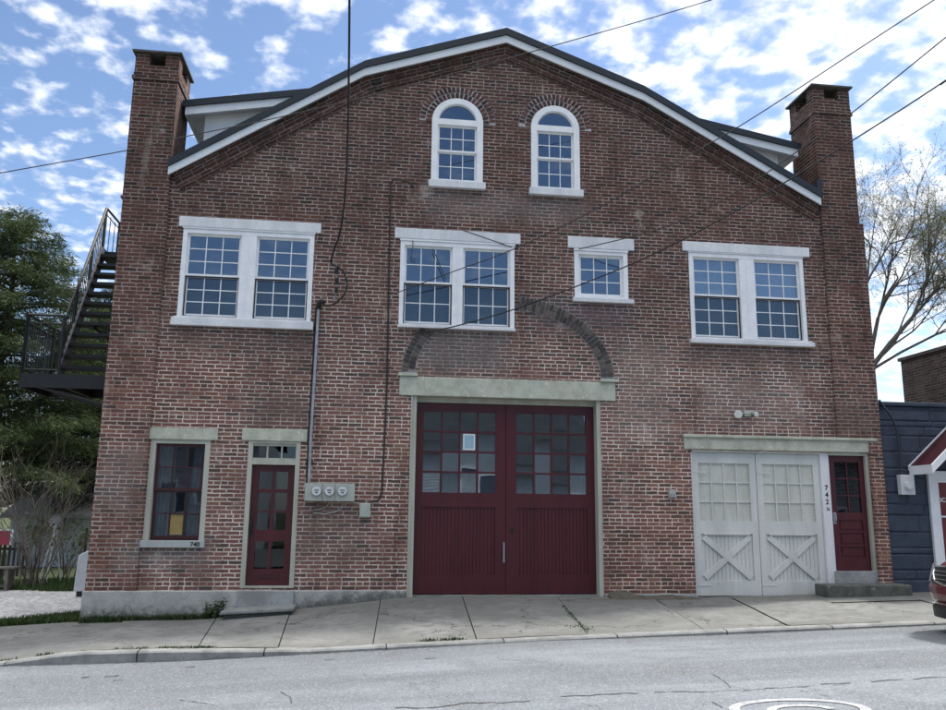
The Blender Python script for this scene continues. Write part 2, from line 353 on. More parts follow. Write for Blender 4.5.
def road_mat():
    mt, nt = newmat('worn_asphalt'); P = world_pos(nt)
    st = nt.nodes.new('ShaderNodeMapping'); st.inputs['Scale'].default_value = (.10, 1.0, 1); lk(nt, P, st.inputs[0])
    a = noise(nt, st.outputs[0], 1.3, 6, .6); b = noise(nt, P, 1.1, 7, .68); c = noise(nt, P, 130, 2, .8); d = noise(nt, P, 45, 3, .8)
    col = mix(nt, ss(nt, a, .35, .64), (.205, .228, .255), (.125, .142, .163))
    col = mix(nt, ss(nt, b, .45, .68, 0, .75), col, (.125, .135, .147))
    sy = nt.nodes.new('ShaderNodeSeparateXYZ'); lk(nt, P, sy.inputs[0])
    e = mth(nt, 'ADD', sy.outputs[1], mth(nt, 'MULTIPLY', mth(nt, 'SUBTRACT', b, .5), .9))
    col = mix(nt, ss(nt, e, -4.3, -3.35, 0, .55), col, (.105, .112, .122))                 # dirt along the gutter
    lane = mth(nt, 'ABSOLUTE', mth(nt, 'ADD', e, 5.5)); col = mix(nt, ss(nt, lane, .15, .6, .45, 0), col, (.12, .13, .142))   # tyre lane
    vo = nt.nodes.new('ShaderNodeTexVoronoi'); vo.inputs['Scale'].default_value = 85; lk(nt, P, vo.inputs['Vector'])
    rnd = nt.nodes.new('ShaderNodeSeparateColor'); lk(nt, vo.outputs['Color'], rnd.inputs[0])
    col = mix(nt, ss(nt, rnd.outputs[0], .0, 1.0, 0, .38), col, (.09, .094, .1)); col = mix(nt, ss(nt, rnd.outputs[1], .72, .95, 0, .42), col, (.42, .43, .43))
    spot = noise(nt, P, 5.5, 4, .6); col = mix(nt, ss(nt, spot, .68, .74, 0, .7), col, (.055, .058, .062))
    v2 = nt.nodes.new('ShaderNodeTexVoronoi'); v2.feature = 'DISTANCE_TO_EDGE'; v2.inputs['Scale'].default_value = .8
    wv = nt.nodes.new('ShaderNodeVectorMath'); wv.operation = 'ADD'; lk(nt, P, wv.inputs[0]); lk(nt, noise(nt, P, 2.5, 5, .6, 'Color'), wv.inputs[1]); lk(nt, wv.outputs[0], v2.inputs['Vector'])
    crk = mth(nt, 'MULTIPLY', ss(nt, v2.outputs['Distance'], .002, .008, 1, 0), ss(nt, noise(nt, P, .35, 2), .50, .58))
    col = mix(nt, mth(nt, 'MULTIPLY', crk, .7), col, (.05, .05, .052))
    out(nt, col, .85, mth(nt, 'ADD', mth(nt, 'MULTIPLY', c, .6), d), .006, .6, spec=.3); return mt
M['road'] = road_mat()
M['tar'] = paint('tar_filled_crack', (.055, .057, .06), (.09, .092, .096), 12, .8)
M['roadpaint'] = paint('worn_white_road_paint', (.42, .43, .44), (.32, .33, .34), 9, .7, wear=(.22, .23, .25), wearamt=.53)
def ground_mat(name, c1, c2, c3, s=1.2):
    mt, nt = newmat(name); P = world_pos(nt); a = noise(nt, P, s, 6, .65); b = noise(nt, P, 38, 4, .8); c = noise(nt, P, 9, 4, .6)
    col = mix(nt, ss(nt, a, .35, .68), c1, c2); col = mix(nt, ss(nt, b, .42, .7, 0, .75), col, c3); out(nt, col, .95, mth(nt, 'ADD', b, c), .03, .8, spec=.15); return mt
def gravel_mat():
    mt, nt = newmat('pale_gravel'); P = world_pos(nt); a = noise(nt, P, .9, 6, .65); b = noise(nt, P, 6, 5, .7)
    vo = nt.nodes.new('ShaderNodeTexVoronoi'); vo.inputs['Scale'].default_value = 17; lk(nt, P, vo.inputs['Vector'])
    rn = nt.nodes.new('ShaderNodeSeparateColor'); lk(nt, vo.outputs['Color'], rn.inputs[0])
    col = mix(nt, rn.outputs[0], (.30, .305, .32), (.68, .68, .67)); col = mix(nt, ss(nt, a, .4, .65, 0, .55), col, (.30, .30, .30)); col = mix(nt, ss(nt, b, .5, .7, 0, .6), col, (.20, .20, .195))
    out(nt, col, .95, vo.outputs['Distance'], .03, .9, spec=.15); return mt
M['gravel'] = gravel_mat()
M['gravel_old'] = ground_mat('coarse_gravel', (.62, .62, .61), (.46, .46, .455), (.24, .24, .24))
M['lawn'] = ground_mat('lawn_soil', (.05, .075, .03), (.09, .085, .05), (.03, .045, .02))
M['soil'] = ground_mat('soil', (.11, .10, .08), (.06, .058, .048), (.19, .18, .16), 5)

# ------------------------------------------------------------------ ground heights
def lut(x, T):
    if x <= T[0][0]: return T[0][1] + (x - T[0][0]) * .03
    for a, b in zip(T, T[1:]):
        if x <= b[0]: return a[1] + (b[1] - a[1]) * (x - a[0]) / (b[0] - a[0])
    return T[-1][1] + (x - T[-1][0]) * .03
GUT = [(-14, -.42), (-4.24, -.104), (-2.07, -.067), (.86, .062), (2.27, .128), (4.7, .183), (7.97, .291), (12, .42)]
KRB = [(-14, -.41), (-4.4, -.095), (-3.45, .035), (-2.4, .052), (-1.25, .045), (-.6, .045), (.86, .104), (4.7, .234), (7.97, .329), (12, .46)]
BAS = [(-14, -.30), (-5.56, -.06), (-4.33, .01), (-2.6, .03), (-1, .19), (.6, .355), (2.35, .385), (4.06, .355), (5.6, .335), (8.2, .385), (10.4, .43), (12, .47)]
KY = -3.2
def sw(x, y):
    t = min(1, max(0, -y / 3.2)); return lut(x, BAS) * (1 - t) + lut(x, KRB) * t
def rz(x, y):
    d = KY - y; return lut(x, GUT) + .02 * min(d, 5) - .02 * max(0, d - 6.5)
def onroad(px, py):
    Y = -6.0
    for _ in range(40):
        d = RIGHT * ((px - 473) / F) + DOWN * ((py - 355) / F) + FWD
        lo, hi = 1.0, 40.0
        for _ in range(40):
            t = (lo + hi) / 2; x, y, z = d.x * t, -D + d.y * t, CZ + d.z * t
            if z > rz(x, y): lo = t
            else: hi = t
        return Vector((x, y, rz(x, y)))

def sheet(name, xs, ys, fn, mat, kind='structure'):
    mb = MB()
    me_v = [(x, y, fn(x, y)) for y in ys for x in xs]; nx = len(xs)
    mb.v = [Vector(p) for p in me_v]
    for jy in range(len(ys) - 1):
        for ix in range(nx - 1):
            a = jy * nx + ix; mb.f.append((a, a + 1, a + 1 + nx, a + nx)); mb.mi.append(0); mb.uv.append([(0, 0)] * 4)
    return tag(mb.build(name, mat, None, smooth=True), None, None, None, kind)
def rng(a, b, n): return [a + (b - a) * i / n for i in range(n + 1)]

def gfar(x, y):   # land behind and around
    base = lut(max(-14, min(12, x)), BAS) - .04
    if y < -10: return rz(max(-14, min(12, x)), -9.7) - .1
    if y < 0: return rz(max(-14, min(12, x)), min(y, KY)) - .12
    k = min(1, max(0, y / 6)); return base + .10 * k - .03
sheet('ground', [-900, -300, -100, -60, -40] + rng(-30, 30, 40) + [40, 60, 100, 300, 900], [-900, -200, -60, -40, -30, -20, -16, -12, -10] + rng(-9, 12, 28) + [16, 20, 30, 50, 100, 300, 900], gfar, M['lawn'])
sheet('road', [-60, -40, -25] + rng(-14, 14, 60) + [25, 40, 60], [-12.2] + rng(-12, KY + .06, 24), rz, M['road'])
# gravel drive left of the building
def grav(x, y): return gfar(x, y) + .035 + .01 * math.sin(x * 3 + y)
mb = MB()
edge = lambda y: -14.5
gx = rng(-16, -4.36, 30); gy = rng(.15, 7.2, 20)
sheet('gravel_drive', gx, gy, lambda x, y: grav(x, y) - (0.06 if y > 6.0 + .35 * math.sin(x * 1.3) else 0), M['gravel'])

# sidewalk slabs
JO = [(-30, -30), (-16, -15.5), (-12.5, -12), (-9.3, -8.9), (-6.4, -6.1), (-3.72, -3.40), (-2.3, -2.02), (-1.15, -1.04), (.28, .14), (1.63, 1.47), (3.23, 2.95), (4.92, 4.55), (6.3, 5.75), (7.75, 7.14), (9.4, 8.7), (11.1, 10.4), (13, 12.3), (30, 30)]
mb = MB(); KIN = KY + .16
for a, b in zip(JO, JO[1:]):
    rows = [(0.0, 1.0)] if b[0] < 2 else [(0.0, .34), (.34, 1.0)]
    if a[0] < -12 or b[0] > 13: rows = [(0, 1)]
    for t0, t1 in rows:
        g = .007; tx, ty, tz = R.uniform(-.004, .004), R.uniform(-.004, .004), R.uniform(-.009, .009)
        n = 6; m_ = 4; y0 = 0 + KIN * t0; y1 = KIN * t1
        b0 = len(mb.v)
        for jj in range(m_ + 1):
            t = t0 + (t1 - t0) * jj / m_; y = KIN * t
            y_ = y + (-g if jj == 0 and t0 > 0 else (g if jj == m_ and t1 < 1 else 0))
            xa = a[0] + (a[1] - a[0]) * t + g; xb = b[0] + (b[1] - b[0]) * t - g
            for ii in range(n + 1):
                x = xa + (xb - xa) * ii / n
                wob = .004 * math.sin(x * 5 + y * 3)
                mb.v.append(Vector((x, y_, sw(x, y_) + tz + tx * (ii / n - .5) + ty * (jj / m_ - .5) + wob * .5)))
        for jj in range(m_):
            for ii in range(n):
                q = b0 + jj * (n + 1) + ii; mb.f.append((q, q + n + 1, q + n + 2, q + 1)); mb.mi.append(0); mb.uv.append([(0, 0)] * 4)
tag(mb.build('sidewalk', M['sidewalk']), None, kind='structure')
sheet('sidewalk_bed', rng(-30, 30, 90), rng(KY + .02, .05, 8), lambda x, y: sw(x, y) - .03, M['soil'])
# kerb
mb = MB()
xs = rng(-30, 30, 200)
def kbow(x):  # bulge of the kerb by the step
    return -.05 * math.exp(-((x + .95) / .55) ** 2) * 0
for x0, x1 in zip(xs, xs[1:]):
    if int((x0 + 40) / 1.5) != int((x1 + 40) / 1.5): x0 += .014
    def kp(x):
        zt = max(lut(x, KRB), lut(x, GUT) + .012); return zt
    a, b = kp(x0), kp(x1); y0, y1 = KY, KIN + .0
    w = .012 * math.sin(x0 * 1.7)
    mb.face([(x0, y0 + .02, a), (x1, y0 + .02, b), (x1, y1, b + .006), (x0, y1, a + .006)])
    mb.face([(x0, y0, a - .02), (x1, y0, b - .02), (x1, y0 + .02, b), (x0, y0 + .02, a)])
    mb.face([(x0, y0 - .01, a - .4), (x1, y0 - .01, b - .4), (x1, y0, b - .02), (x0, y0, a - .02)])
M['kerb'] = paint('kerb_concrete', (.255, .262, .258), (.155, .16, .158), 4, .9, .006, wear=(.13, .125, .115), wearamt=.62)
tag(mb.build('kerb', M['kerb']), None, kind='structure')

sheet('sidewalk_opposite', rng(-30, 30, 60), [-24, -18, -14, -12.25], lambda x, y: rz(x, -12) + .06, M['sidewalk'])
# tar seam and cracks of the road, as strips lying on it
def strip(mb, pts, w, z=.004, jag=.5):
    P = []
    for p, q in zip(pts, pts[1:]):
        n = max(2, int((q - p).length / .06))
        for k in range(n): P.append(p.lerp(q, k / n))
    P.append(pts[-1]); L = []
    for i, p in enumerate(P):
        t = (P[min(i + 1, len(P) - 1)] - P[max(0, i - 1)]).normalized(); nrm = Vector((-t.y, t.x, 0))
        dr = .5 * math.sin(i * .37 + p.x * 5) + .5 * math.sin(i * .11); o = p + nrm * (R.uniform(-jag, jag) * w + dr * w * .7); ww = w * R.uniform(.15, .95); L.append((o + nrm * ww / 2, o - nrm * ww / 2))
    for (a, b), (c, d) in zip(L, L[1:]):
        q = [Vector((v.x, v.y, rz(v.x, v.y) + z)) for v in (b, d, c, a)]; mb.face(q)
mb = MB()
seam = [(395, 709), (440, 707), (470, 704), (530, 702)]
strip(mb, [onroad(*p) for p in seam], .05)
for seg in ([(655, 693), (700, 692), (738, 690.5)], [(742, 690.5), (790, 688), (815, 686)], [(822, 685), (850, 683)], [(870, 682), (905, 680)], [(912, 679.5), (946, 677.5)], [(560, 697), (640, 694)]):
    strip(mb, [onroad(*p) for p in seg], .034)
for seg in ([(712, 674), (722, 680), (730, 688)], [(712, 702), (722, 708)], [(800, 691), (830, 697)], [(280, 692), (290, 697), (291, 704)], [(500, 660), (540, 661)], [(180, 700), (215, 706)], [(660, 648), (700, 647)]):
    strip(mb, [onroad(*p) for p in seg], .014)
for (x, y, w) in ((112, 677, 14), (118, 681, 10), (85, 678, 8), (190, 668, 10), (262, 670, 8), (430, 659, 12), (640, 651, 14), (330, 660, 10)):
    strip(mb, [onroad(x - w / 2, y), onroad(x + w / 2, y - .8)], .05, .005, .2)
strip(mb, [Vector((x, KY - .03, 0)) for x in rng(-6, 12, 60)], .03, .005, .6)
tag(mb.build('road_cracks', M['tar']), None, kind='structure')
# painted mark
mb = MB()
def ring(cx, cy, rx, ry, w, a0, a1, rot=0):
    n = 48
    for i in range(n):
        q = []
        for k, s_ in ((i, 1), (i + 1, 1), (i + 1, 0), (i, 0)):
            t = a0 + (a1 - a0) * k / n; x, y = (rx - w * (1 - s_)) * math.cos(t), (ry - w * (1 - s_)) * math.sin(t)
            X = cx + x * math.cos(rot) - y * math.sin(rot); Y = cy + x * math.sin(rot) + y * math.cos(rot)
            q.append(Vector((X, Y, rz(X, Y) + .006)))
        mb.face(q)
L_ = onroad(719, 706); R_ = onroad(852, 702); T_ = onroad(790, 699)
cx, cy = (L_.x + R_.x) / 2, min(L_.y, R_.y) - .18
rx = (R_.x - L_.x) / 2 * 1.0; ry = T_.y - cy
ring(cx, cy, rx, ry, .085, 0, 2 * math.pi, math.atan2(R_.y - L_.y, R_.x - L_.x) * .6)
ring(cx + .0, cy - .05, rx * .5, ry * .55, .075, 0, math.pi)
tag(mb.build('road_marking', M['roadpaint']), None, kind='structure')

# ------------------------------------------------------------------ the building
BX0, BX1 = -4.34, 9.32
bld = thing('brick_building', None, 'two storey red brick building with a curved gable, two chimneys and maroon garage doors', 'building')
roofz = [(-3.62, 7.73), (-.3, 9.885), (2.33, 10.79), (5.0, 9.81), (8.47, 7.90)]
wallz = [(x, z - .17) for x, z in roofz]
def gz(x):
    for a, b in zip(roofz, roofz[1:]):
        if x <= b[0] or b is roofz[-1]: return a[1] + (b[1] - a[1]) * (x - a[0]) / (b[0] - a[0])
def wall_with_holes(name, outline, holes, y, depth, mat, parent, mi_reveal=0):
    mb = MB(); polys = [outline] + holes
    tri = tessellate_polygon([[Vector((x, z, 0)) for x, z in p] for p in polys])
    flat = [q for p in polys for q in p]
    for t in tri:
        p = [flat[i] for i in t]
        ar = (p[1][0] - p[0][0]) * (p[2][1] - p[0][1]) - (p[2][0] - p[0][0]) * (p[1][1] - p[0][1])
        if abs(ar) < 1e-9: continue
        if ar < 0: p = [p[0], p[2], p[1]]
        mb.face([(x, y, z) for x, z in p])
        mb.face([(x, y + depth, z) for x, z in reversed(p)])
    for h in holes:
        for i in range(len(h)):
            a, b = h[i], h[(i + 1) % len(h)]
            mb.face([(a[0], y, a[1]), (b[0], y, b[1]), (b[0], y + depth, b[1]), (a[0], y + depth, a[1])],
                    [(a[0] + a[1] * 0, a[1]), (b[0], b[1]), (b[0] + depth, b[1]), (a[0] + depth, a[1])] if abs(a[0] - b[0]) < 1e-6 else None)
    return mb.build(name, mat, parent)
def rect(x0, x1, z0, z1): return [(x0, z0), (x1, z0), (x1, z1), (x0, z1)]
def arch(cx, r, z0, zs, n=20):
    return [(cx - r, z0), (cx + r, z0)] + [(cx + r * math.cos(math.pi * k / n), zs + r * math.sin(math.pi * k / n)) for k in range(n + 1)]
AW = [(1.435, .465, 7.68, 8.86), (3.285, .452, 7.65, 8.87)]
holes = [rect(-3.31, -1.07, 4.93, 6.53), rect(.44, 2.51, 4.95, 6.53), rect(3.615, 4.63, 5.59, 6.49), rect(5.805, 8.075, 4.91, 6.57),
         rect(-3.555, -2.60, 1.25, 2.87), rect(-1.99, -1.13, .505, 2.875), rect(.73, 4.07, .30, 3.72), rect(5.70, 9.095, .30, 2.88)]
holes += [arch(*a) for a in AW]
outline = [(BX0 + .02, -.6), (BX1 - .02, -.6), (BX1 - .02, 7.6), (8.5, wallz[-1][1])] + [p for p in reversed(wallz)][1:-1] + [(-3.6, wallz[0][1]), (BX0 + .02, 7.4)]
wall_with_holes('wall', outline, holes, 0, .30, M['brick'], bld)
# shell: sides, back, floors
DEP = 11.0
mb = MB()
mb.face([(BX0 + .02, 0, -.6), (BX0 + .02, 0, 7.6), (BX0 + .02, DEP, 7.6), (BX0 + .02, DEP, -.6)])
mb.build('side_wall', M['brick'], bld)
mb = MB()
mb.face([(BX1 - .02, 0, -.6), (BX1 - .02, DEP, -.6), (BX1 - .02, DEP, 7.6), (BX1 - .02, 0, 7.6)])
mb.build('side_wall', M['brick'], bld)
bo = [(BX0 + .02, -.6), (BX1 - .02, -.6), (BX1 - .02, 7.6)] + [p for p in reversed(wallz)] + [(BX0 + .02, 7.6)]
wall_with_holes('rear_wall', bo, [], DEP, .2, M['brick'], bld)
mb = MB()
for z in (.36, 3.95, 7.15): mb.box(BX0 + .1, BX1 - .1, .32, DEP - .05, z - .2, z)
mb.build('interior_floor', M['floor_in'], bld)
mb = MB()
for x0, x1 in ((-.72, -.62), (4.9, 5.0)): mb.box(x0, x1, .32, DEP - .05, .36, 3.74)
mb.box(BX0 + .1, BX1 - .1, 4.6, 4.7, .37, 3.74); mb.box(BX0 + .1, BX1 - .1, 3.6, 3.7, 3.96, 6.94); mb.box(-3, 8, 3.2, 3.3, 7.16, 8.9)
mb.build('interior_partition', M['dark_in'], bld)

# pilasters and chimneys
def pilaster(x0, x1, batter, yf):
    mb = MB(); zt = 7.04
    a, b = batter
    # slightly battered front and sides
    P = lambda z, x: x
    lo = [(x0 - a, -.02), (x1 + b, -.02)]
    for (z0, z1, e0, e1) in ((-.6, 4.3, a, b), (4.3, zt, a * .7, b * .7), ):
        X0, X1 = x0 - e0, x1 + e1
        mb.box(X0, X1, yf, 1.0, z0, z1)
    return mb
pl = pilaster(-4.345, -3.58, (.0, .0), -.075).build('pilaster', M['brick_chimney'], bld)
pr_ = pilaster(8.50, 9.34, (.0, .0), -.075)
# right pilaster stops above the door lintel of the corner door; below it only its outer strip stands
pr_ = MB(); pr_.box(8.50, 9.34, -.075, 1.0, 3.17, 7.3); pr_.box(9.10, 9.34, -.072, .95, -.6, 3.168)
pr_.build('pilaster', M['brick_chimney'], bld)

def chimney(x0, x1, zb, zt, cor):
    y0, y1 = -.07, .84; w = .13
    mb = MB(); mb.box(x0, x1, y0, y1, zb, cor)
    mb.box(x0 - .026, x1 + .026, y0 - .026, y1 + .026, cor, cor + .067)
    mb.box(x0 - .008, x1 + .008, y0 - .008, y1 + .008, cor + .067, cor + .134)
    zo = zt - .23   # bottom of the flue openings
    mb.box(x0, x1, y0, y1, cor + .134, zo)
    for (a, b) in ((x0, x0 + .24), (x1 - .24, x1)):
        for (c, d) in ((y0, y0 + .24), (y1 - .24, y1)):
            mb.box(a, b, c, d, zo, zt)
    o = mb.build('chimney', M['brick_chimney'], bld)
    box('chimney_cap', M['capmetal'], o, x0 - .05, x1 + .05, y0 - .06, y1 + .06, zt, zt + .035)
    return o
chimney(-4.355, -3.60, 7.04, 9.745, 9.235)
MB().box(-4.38, -3.57, -.082, 1.01, 7.0, 7.045).build('pilaster_cap', M['brick_chimney'], bld)
chimney(8.50, 9.27, 7.3, 10.13, 9.55)

# foundation, concrete
mb = MB(); mb.box(BX0 - .03, -2.0, -.11, 0, -.6, .466); mb.box(-2.0, -1.12, -.055, .3, -.6, .464); mb.box(-1.12, .70, -.045, 0, -.6, .466)
mb.build('foundation', M['concrete0'], bld, bevel=.012)
MB().box(4.075, 5.69, -.03, 0, -.6, .40).build('foundation', M['concrete'], bld, bevel=.012)

# rake band of brick under the fascia
mb = MB()
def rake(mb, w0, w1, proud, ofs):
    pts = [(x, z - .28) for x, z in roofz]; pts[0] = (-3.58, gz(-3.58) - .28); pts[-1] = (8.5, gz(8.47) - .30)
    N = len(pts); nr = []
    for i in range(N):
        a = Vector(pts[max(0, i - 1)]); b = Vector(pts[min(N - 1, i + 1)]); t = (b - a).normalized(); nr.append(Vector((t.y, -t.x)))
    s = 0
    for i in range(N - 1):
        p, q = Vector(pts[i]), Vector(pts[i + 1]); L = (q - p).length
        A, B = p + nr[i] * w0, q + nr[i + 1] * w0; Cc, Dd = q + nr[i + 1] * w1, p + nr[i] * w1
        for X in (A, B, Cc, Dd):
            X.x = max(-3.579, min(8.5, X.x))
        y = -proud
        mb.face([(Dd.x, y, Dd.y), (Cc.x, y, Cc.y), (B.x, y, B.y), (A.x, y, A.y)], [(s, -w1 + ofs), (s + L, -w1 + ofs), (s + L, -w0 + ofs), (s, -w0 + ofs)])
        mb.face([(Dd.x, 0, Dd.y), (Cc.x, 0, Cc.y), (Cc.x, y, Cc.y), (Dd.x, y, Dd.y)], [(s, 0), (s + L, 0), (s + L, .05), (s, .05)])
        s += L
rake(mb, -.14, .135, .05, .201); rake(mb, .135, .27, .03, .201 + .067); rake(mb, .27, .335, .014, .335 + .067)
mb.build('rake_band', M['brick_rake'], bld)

# roof
mb = MB()
def slab(mb, pts, th, y0, y1):
    N = len(pts); lowp = [(x, z - th * 1.08) for x, z in pts]
    poly = lowp + list(reversed(pts)); mb.prism([(x, z) for x, z in lowp] + [(x, z) for x, z in reversed(pts)], y0, y1)
for a, b in zip(roofz, roofz[1:]):
    slab(mb, [a, b], .125, -.17, DEP + .3)
# the little upstand where the roof edge dies against the right pilaster
mb.box(8.40, 8.50, -.165, .4, 7.80, 8.12)
roof = mb.build('roof', M['roof'], bld)
mb = MB()
for a, b in zip(roofz, roofz[1:]):
    a2, b2 = (a[0], a[1] - .138), (b[0], b[1] - .138)
    slab(mb, [a2, b2], .135, -.135, -.10)
mb.build('fascia', M['fascia'], bld)
mb = MB()
for a, b in zip(roofz, roofz[1:]):
    slab(mb, [(a[0], a[1] - .137), (b[0], b[1] - .137)], .03, -.10, 0.0)
mb.build('soffit', M['soffit'], bld)

# dormers
def dormer(sx):
    cx = 2.40
    X = lambda d: cx + sx * d
    zs = lambda d: 9.44 - (d - 4.0) * .185 + .0   # top surface height by distance from the centre line
    def sl(mb, d0, d1, z_of, th, y0, y1):
        p = [(X(d0), z_of(d0)), (X(d1), z_of(d1))]
        if sx < 0: p = p[::-1]
        low = [(p[0][0], p[0][1] - th), (p[1][0], p[1][1] - th)]
        mb.prism([low[0], low[1], p[1], p[0]], y0, y1)
    mb = MB(); sl(mb, 3.05, 5.98, zs, .125, .28, DEP - .5); d = mb.build('dormer', M['roof'], bld)
    mb = MB(); sl(mb, 3.2, 5.93, lambda q: zs(q) - .126, .15, .32, .36); 
    a = X(5.90); b = X(5.93); mb.box(min(a, b), max(a, b), .36, DEP - .6, zs(5.93) - .28, zs(5.93) - .127)
    mb.build('dormer_fascia', M['fascia'], d)
    mb = MB(); sl(mb, 3.2, 5.895, lambda q: zs(q) - .20, .02, .361, DEP - .7); mb.build('dormer_soffit', M['soffit'], d)
    mb = MB()
    p = [(X(3.3), zs(3.3) - .221), (X(5.62), zs(5.62) - .221), (X(5.62), 7.7), (X(3.3), 9.0)]
    if sx > 0: p = [p[3], p[2], p[1], p[0]]
    mb.prism(p, .56, DEP - 1)
    mb.build('dormer_wall', M['white'], d)
dormer(-1); dormer(1)

# ------------------------------------------------------------------ windows and doors
def muntins(mb, x0, x1, z0, z1, cols, rows, w, y0, y1):
    for k in range(1, cols):
        x = x0 + (x1 - x0) * k / cols; mb.box(x - w / 2, x + w / 2, y0, y1, z0, z1)
    for k in range(1, rows):
        z = z0 + (z1 - z0) * k / rows; mb.box(x0, x1, y0 + .002, y1 - .002, z - w / 2, z + w / 2)
def frame4(mb, x0, x1, z0, z1, wl, wr, wb, wt, y0, y1):
    mb.box(x0, x0 + wl, y0, y1, z0, z1); mb.box(x1 - wr, x1, y0, y1, z0, z1)
    mb.box(x0 + wl, x1 - wr, y0, y1, z0, z0 + wb); mb.box(x0 + wl, x1 - wr, y0, y1, z1 - wt, z1)
def panes(parent, x0, x1, z0, z1, y, cols, rows, mat, tilt=.006):
    mb = MB()
    for i in range(cols):
        for j in range(rows):
            a, b = x0 + (x1 - x0) * i / cols, x0 + (x1 - x0) * (i + 1) / cols; c, d = z0 + (z1 - z0) * j / rows, z0 + (z1 - z0) * (j + 1) / rows
            tx, tz = R.gauss(0, tilt) * (b - a), R.gauss(0, tilt) * (d - c)
            mb.face([(a, y - tx - tz, c), (b, y + tx - tz, c), (b, y + tx + tz, d), (a, y - tx + tz, d)])
    return mb.build('glass_pane', mat, parent)
def pane(parent, x0, x1, z0, z1, y, mat, name='glass_pane'):
    mb = MB(); mb.face([(x0, y, z0), (x1, y, z0), (x1, y, z1), (x0, y, z1)]); return mb.build(name, mat, parent)
def sash(parent, x0, x1, z0, z1, y, cols, rows, mat, glass, rl=.045, w=.018, th=.04, rb=None, rt=None):
    mb = MB(); rb = rl if rb is None else rb; rt = rl if rt is None else rt
    frame4(mb, x0, x1, z0, z1, rl, rl, rb, rt, y, y + th)
    muntins(mb, x0 + rl, x1 - rl, z0 + rb, z1 - rt, cols, rows, w, y + .006, y + th - .006)
    s = mb.build('sash', mat, parent)
    (panes(parent, x0 + rl * .8, x1 - rl * .8, z0 + rb * .8, z1 - rt * .8, y + th * .5, cols, rows, glass, .009) if mat is M['maroon_dark'] else pane(parent, x0 + rl * .7, x1 - rl * .7, z0 + rb * .7, z1 - rt * .7, y + th * .5, glass)); return s

def hung(frame, x0, x1, z0, z1, zm, cols, ru, rl_, screen=True, mat=None):
    mat = mat or M['white']
    sash(frame, x0, x1, zm, z1, .035, cols, ru, mat, M['glass'], .04, .016, .035, rb=.035)
    sash(frame, x0, x1, z0, zm + .01, .075, cols, rl_, mat, M['glass_screened'] if screen else M['glass'], .04, .016, .03, rb=.06, rt=.03)
    if screen:
        mb = MB(); frame4(mb, x0 + .004, x1 - .004, z0 + .004, zm - .004, .018, .018, .018, .018, .048, .060); mb.build('screen_frame', M['screen'], frame)

def double_window(x0, x1, z0, z1, zl0, zl1, xl0, xl1, zs0, xs0, xs1, zm, ru, rl_, mul, lmat):
    mb = MB()
    frame4(mb, x0 + .003, x1 - .003, z0 + .003, z1 - .003, .075, .075, .04, .075, -.018, .11)
    cx = (x0 + x1) / 2; mb.box(cx - mul / 2, cx + mul / 2, -.014, .108, z0 + .043, z1 - .078)
    mb.box(cx - .012, cx + .012, -.020, -.010, z0 + .045, z1 - .08)
    fr = mb.build('window', M['white'], bld)
    for a, b in ((x0 + .078, cx - mul / 2), (cx + mul / 2, x1 - .078)):
        hung(fr, a, b, z0 + .043, z1 - .078, zm, 3, ru, rl_)
        MB().box(a, b, .16, .165, z0 + .04, zm - R.uniform(0, .04)).build('sash_backing', M['shade'], fr)
        if x0 > 5: MB().box(a, b, .15, .155, zm, z1 - .1).build('sash_backing', M['reflection_pale'], fr)  # added panel that paints a cloud reflection behind the upper sash
    mb = MB(); mb.box(xs0, xs1, -.085, .02, zs0, z0 + .002); mb.box(xs0 + .03, xs1 - .03, -.05, -.02, z0 + .002, z0 + .03)
    mb.build('sill', M['white_old'], fr, bevel=.006)
    MB().box(xl0, xl1, -.045, 0.0, zl0, zl1).build('lintel', lmat, fr, bevel=.01)
    MB().box(x0 - .01, x1 + .01, -.035, 0.0, z1, zl0).build('head_trim', M['white'], fr)
    return fr
double_window(-3.31, -1.07, 4.93, 6.53, 6.555, 6.74, -3.39, -.965, 4.80, -3.385, -1.02, 5.70, 3, 3, .26, M['white_old'])
double_window(.44, 2.51, 4.95, 6.51, 6.545, 6.74, .335, 2.615, 4.93 - .02, .425, 2.52, 5.745, 2, 2, .19, M['white_old'])
double_window(5.805, 8.075, 4.91, 6.57, 6.585, 6.775, 5.69, 8.21, 4.83, 5.765, 8.17, 5.75, 3, 3, .29, M['white_old'])
# small window
mb = MB(); x0, x1, z0, z1 = 3.615, 4.63, 5.59, 6.49
frame4(mb, x0 + .003, x1 - .003, z0 + .003, z1 - .003, .085, .085, .05, .06, -.018, .11)
fr = mb.build('window', M['white'], bld)
sash(fr, x0 + .088, x1 - .088, z0 + .053, z1 - .063, .04, 3, 3, M['white'], M['glass'], .05, .016, .04)
MB().box(3.575, 4.72, -.07, .02, 5.515, 5.592).build('sill', M['white_old'], fr, bevel=.006)
MB().box(3.50, 4.755, -.045, 0, 6.53, 6.755).build('lintel', M['white_old'], fr, bevel=.012)
MB().box(3.61, 4.635, -.035, 0, 6.49, 6.53).build('head_trim', M['white'], fr)
# curtain seen in it
mb = MB()
for k in range(10):
    a, b = 3.72 + k * .03, 3.72 + (k + 1) * .03; mb.face([(a, .35 + .02 * (k % 2), 5.6), (b, .35 + .02 * ((k + 1) % 2), 5.6), (b, .35 + .02 * ((k + 1) % 2), 6.45), (a, .35 + .02 * (k % 2), 6.45)])
M['curtain'] = paint('grey_curtain', (.16, .17, .185), (.10, .11, .12), 4, .9)
mb.build('curtain', M['curtain'], fr)

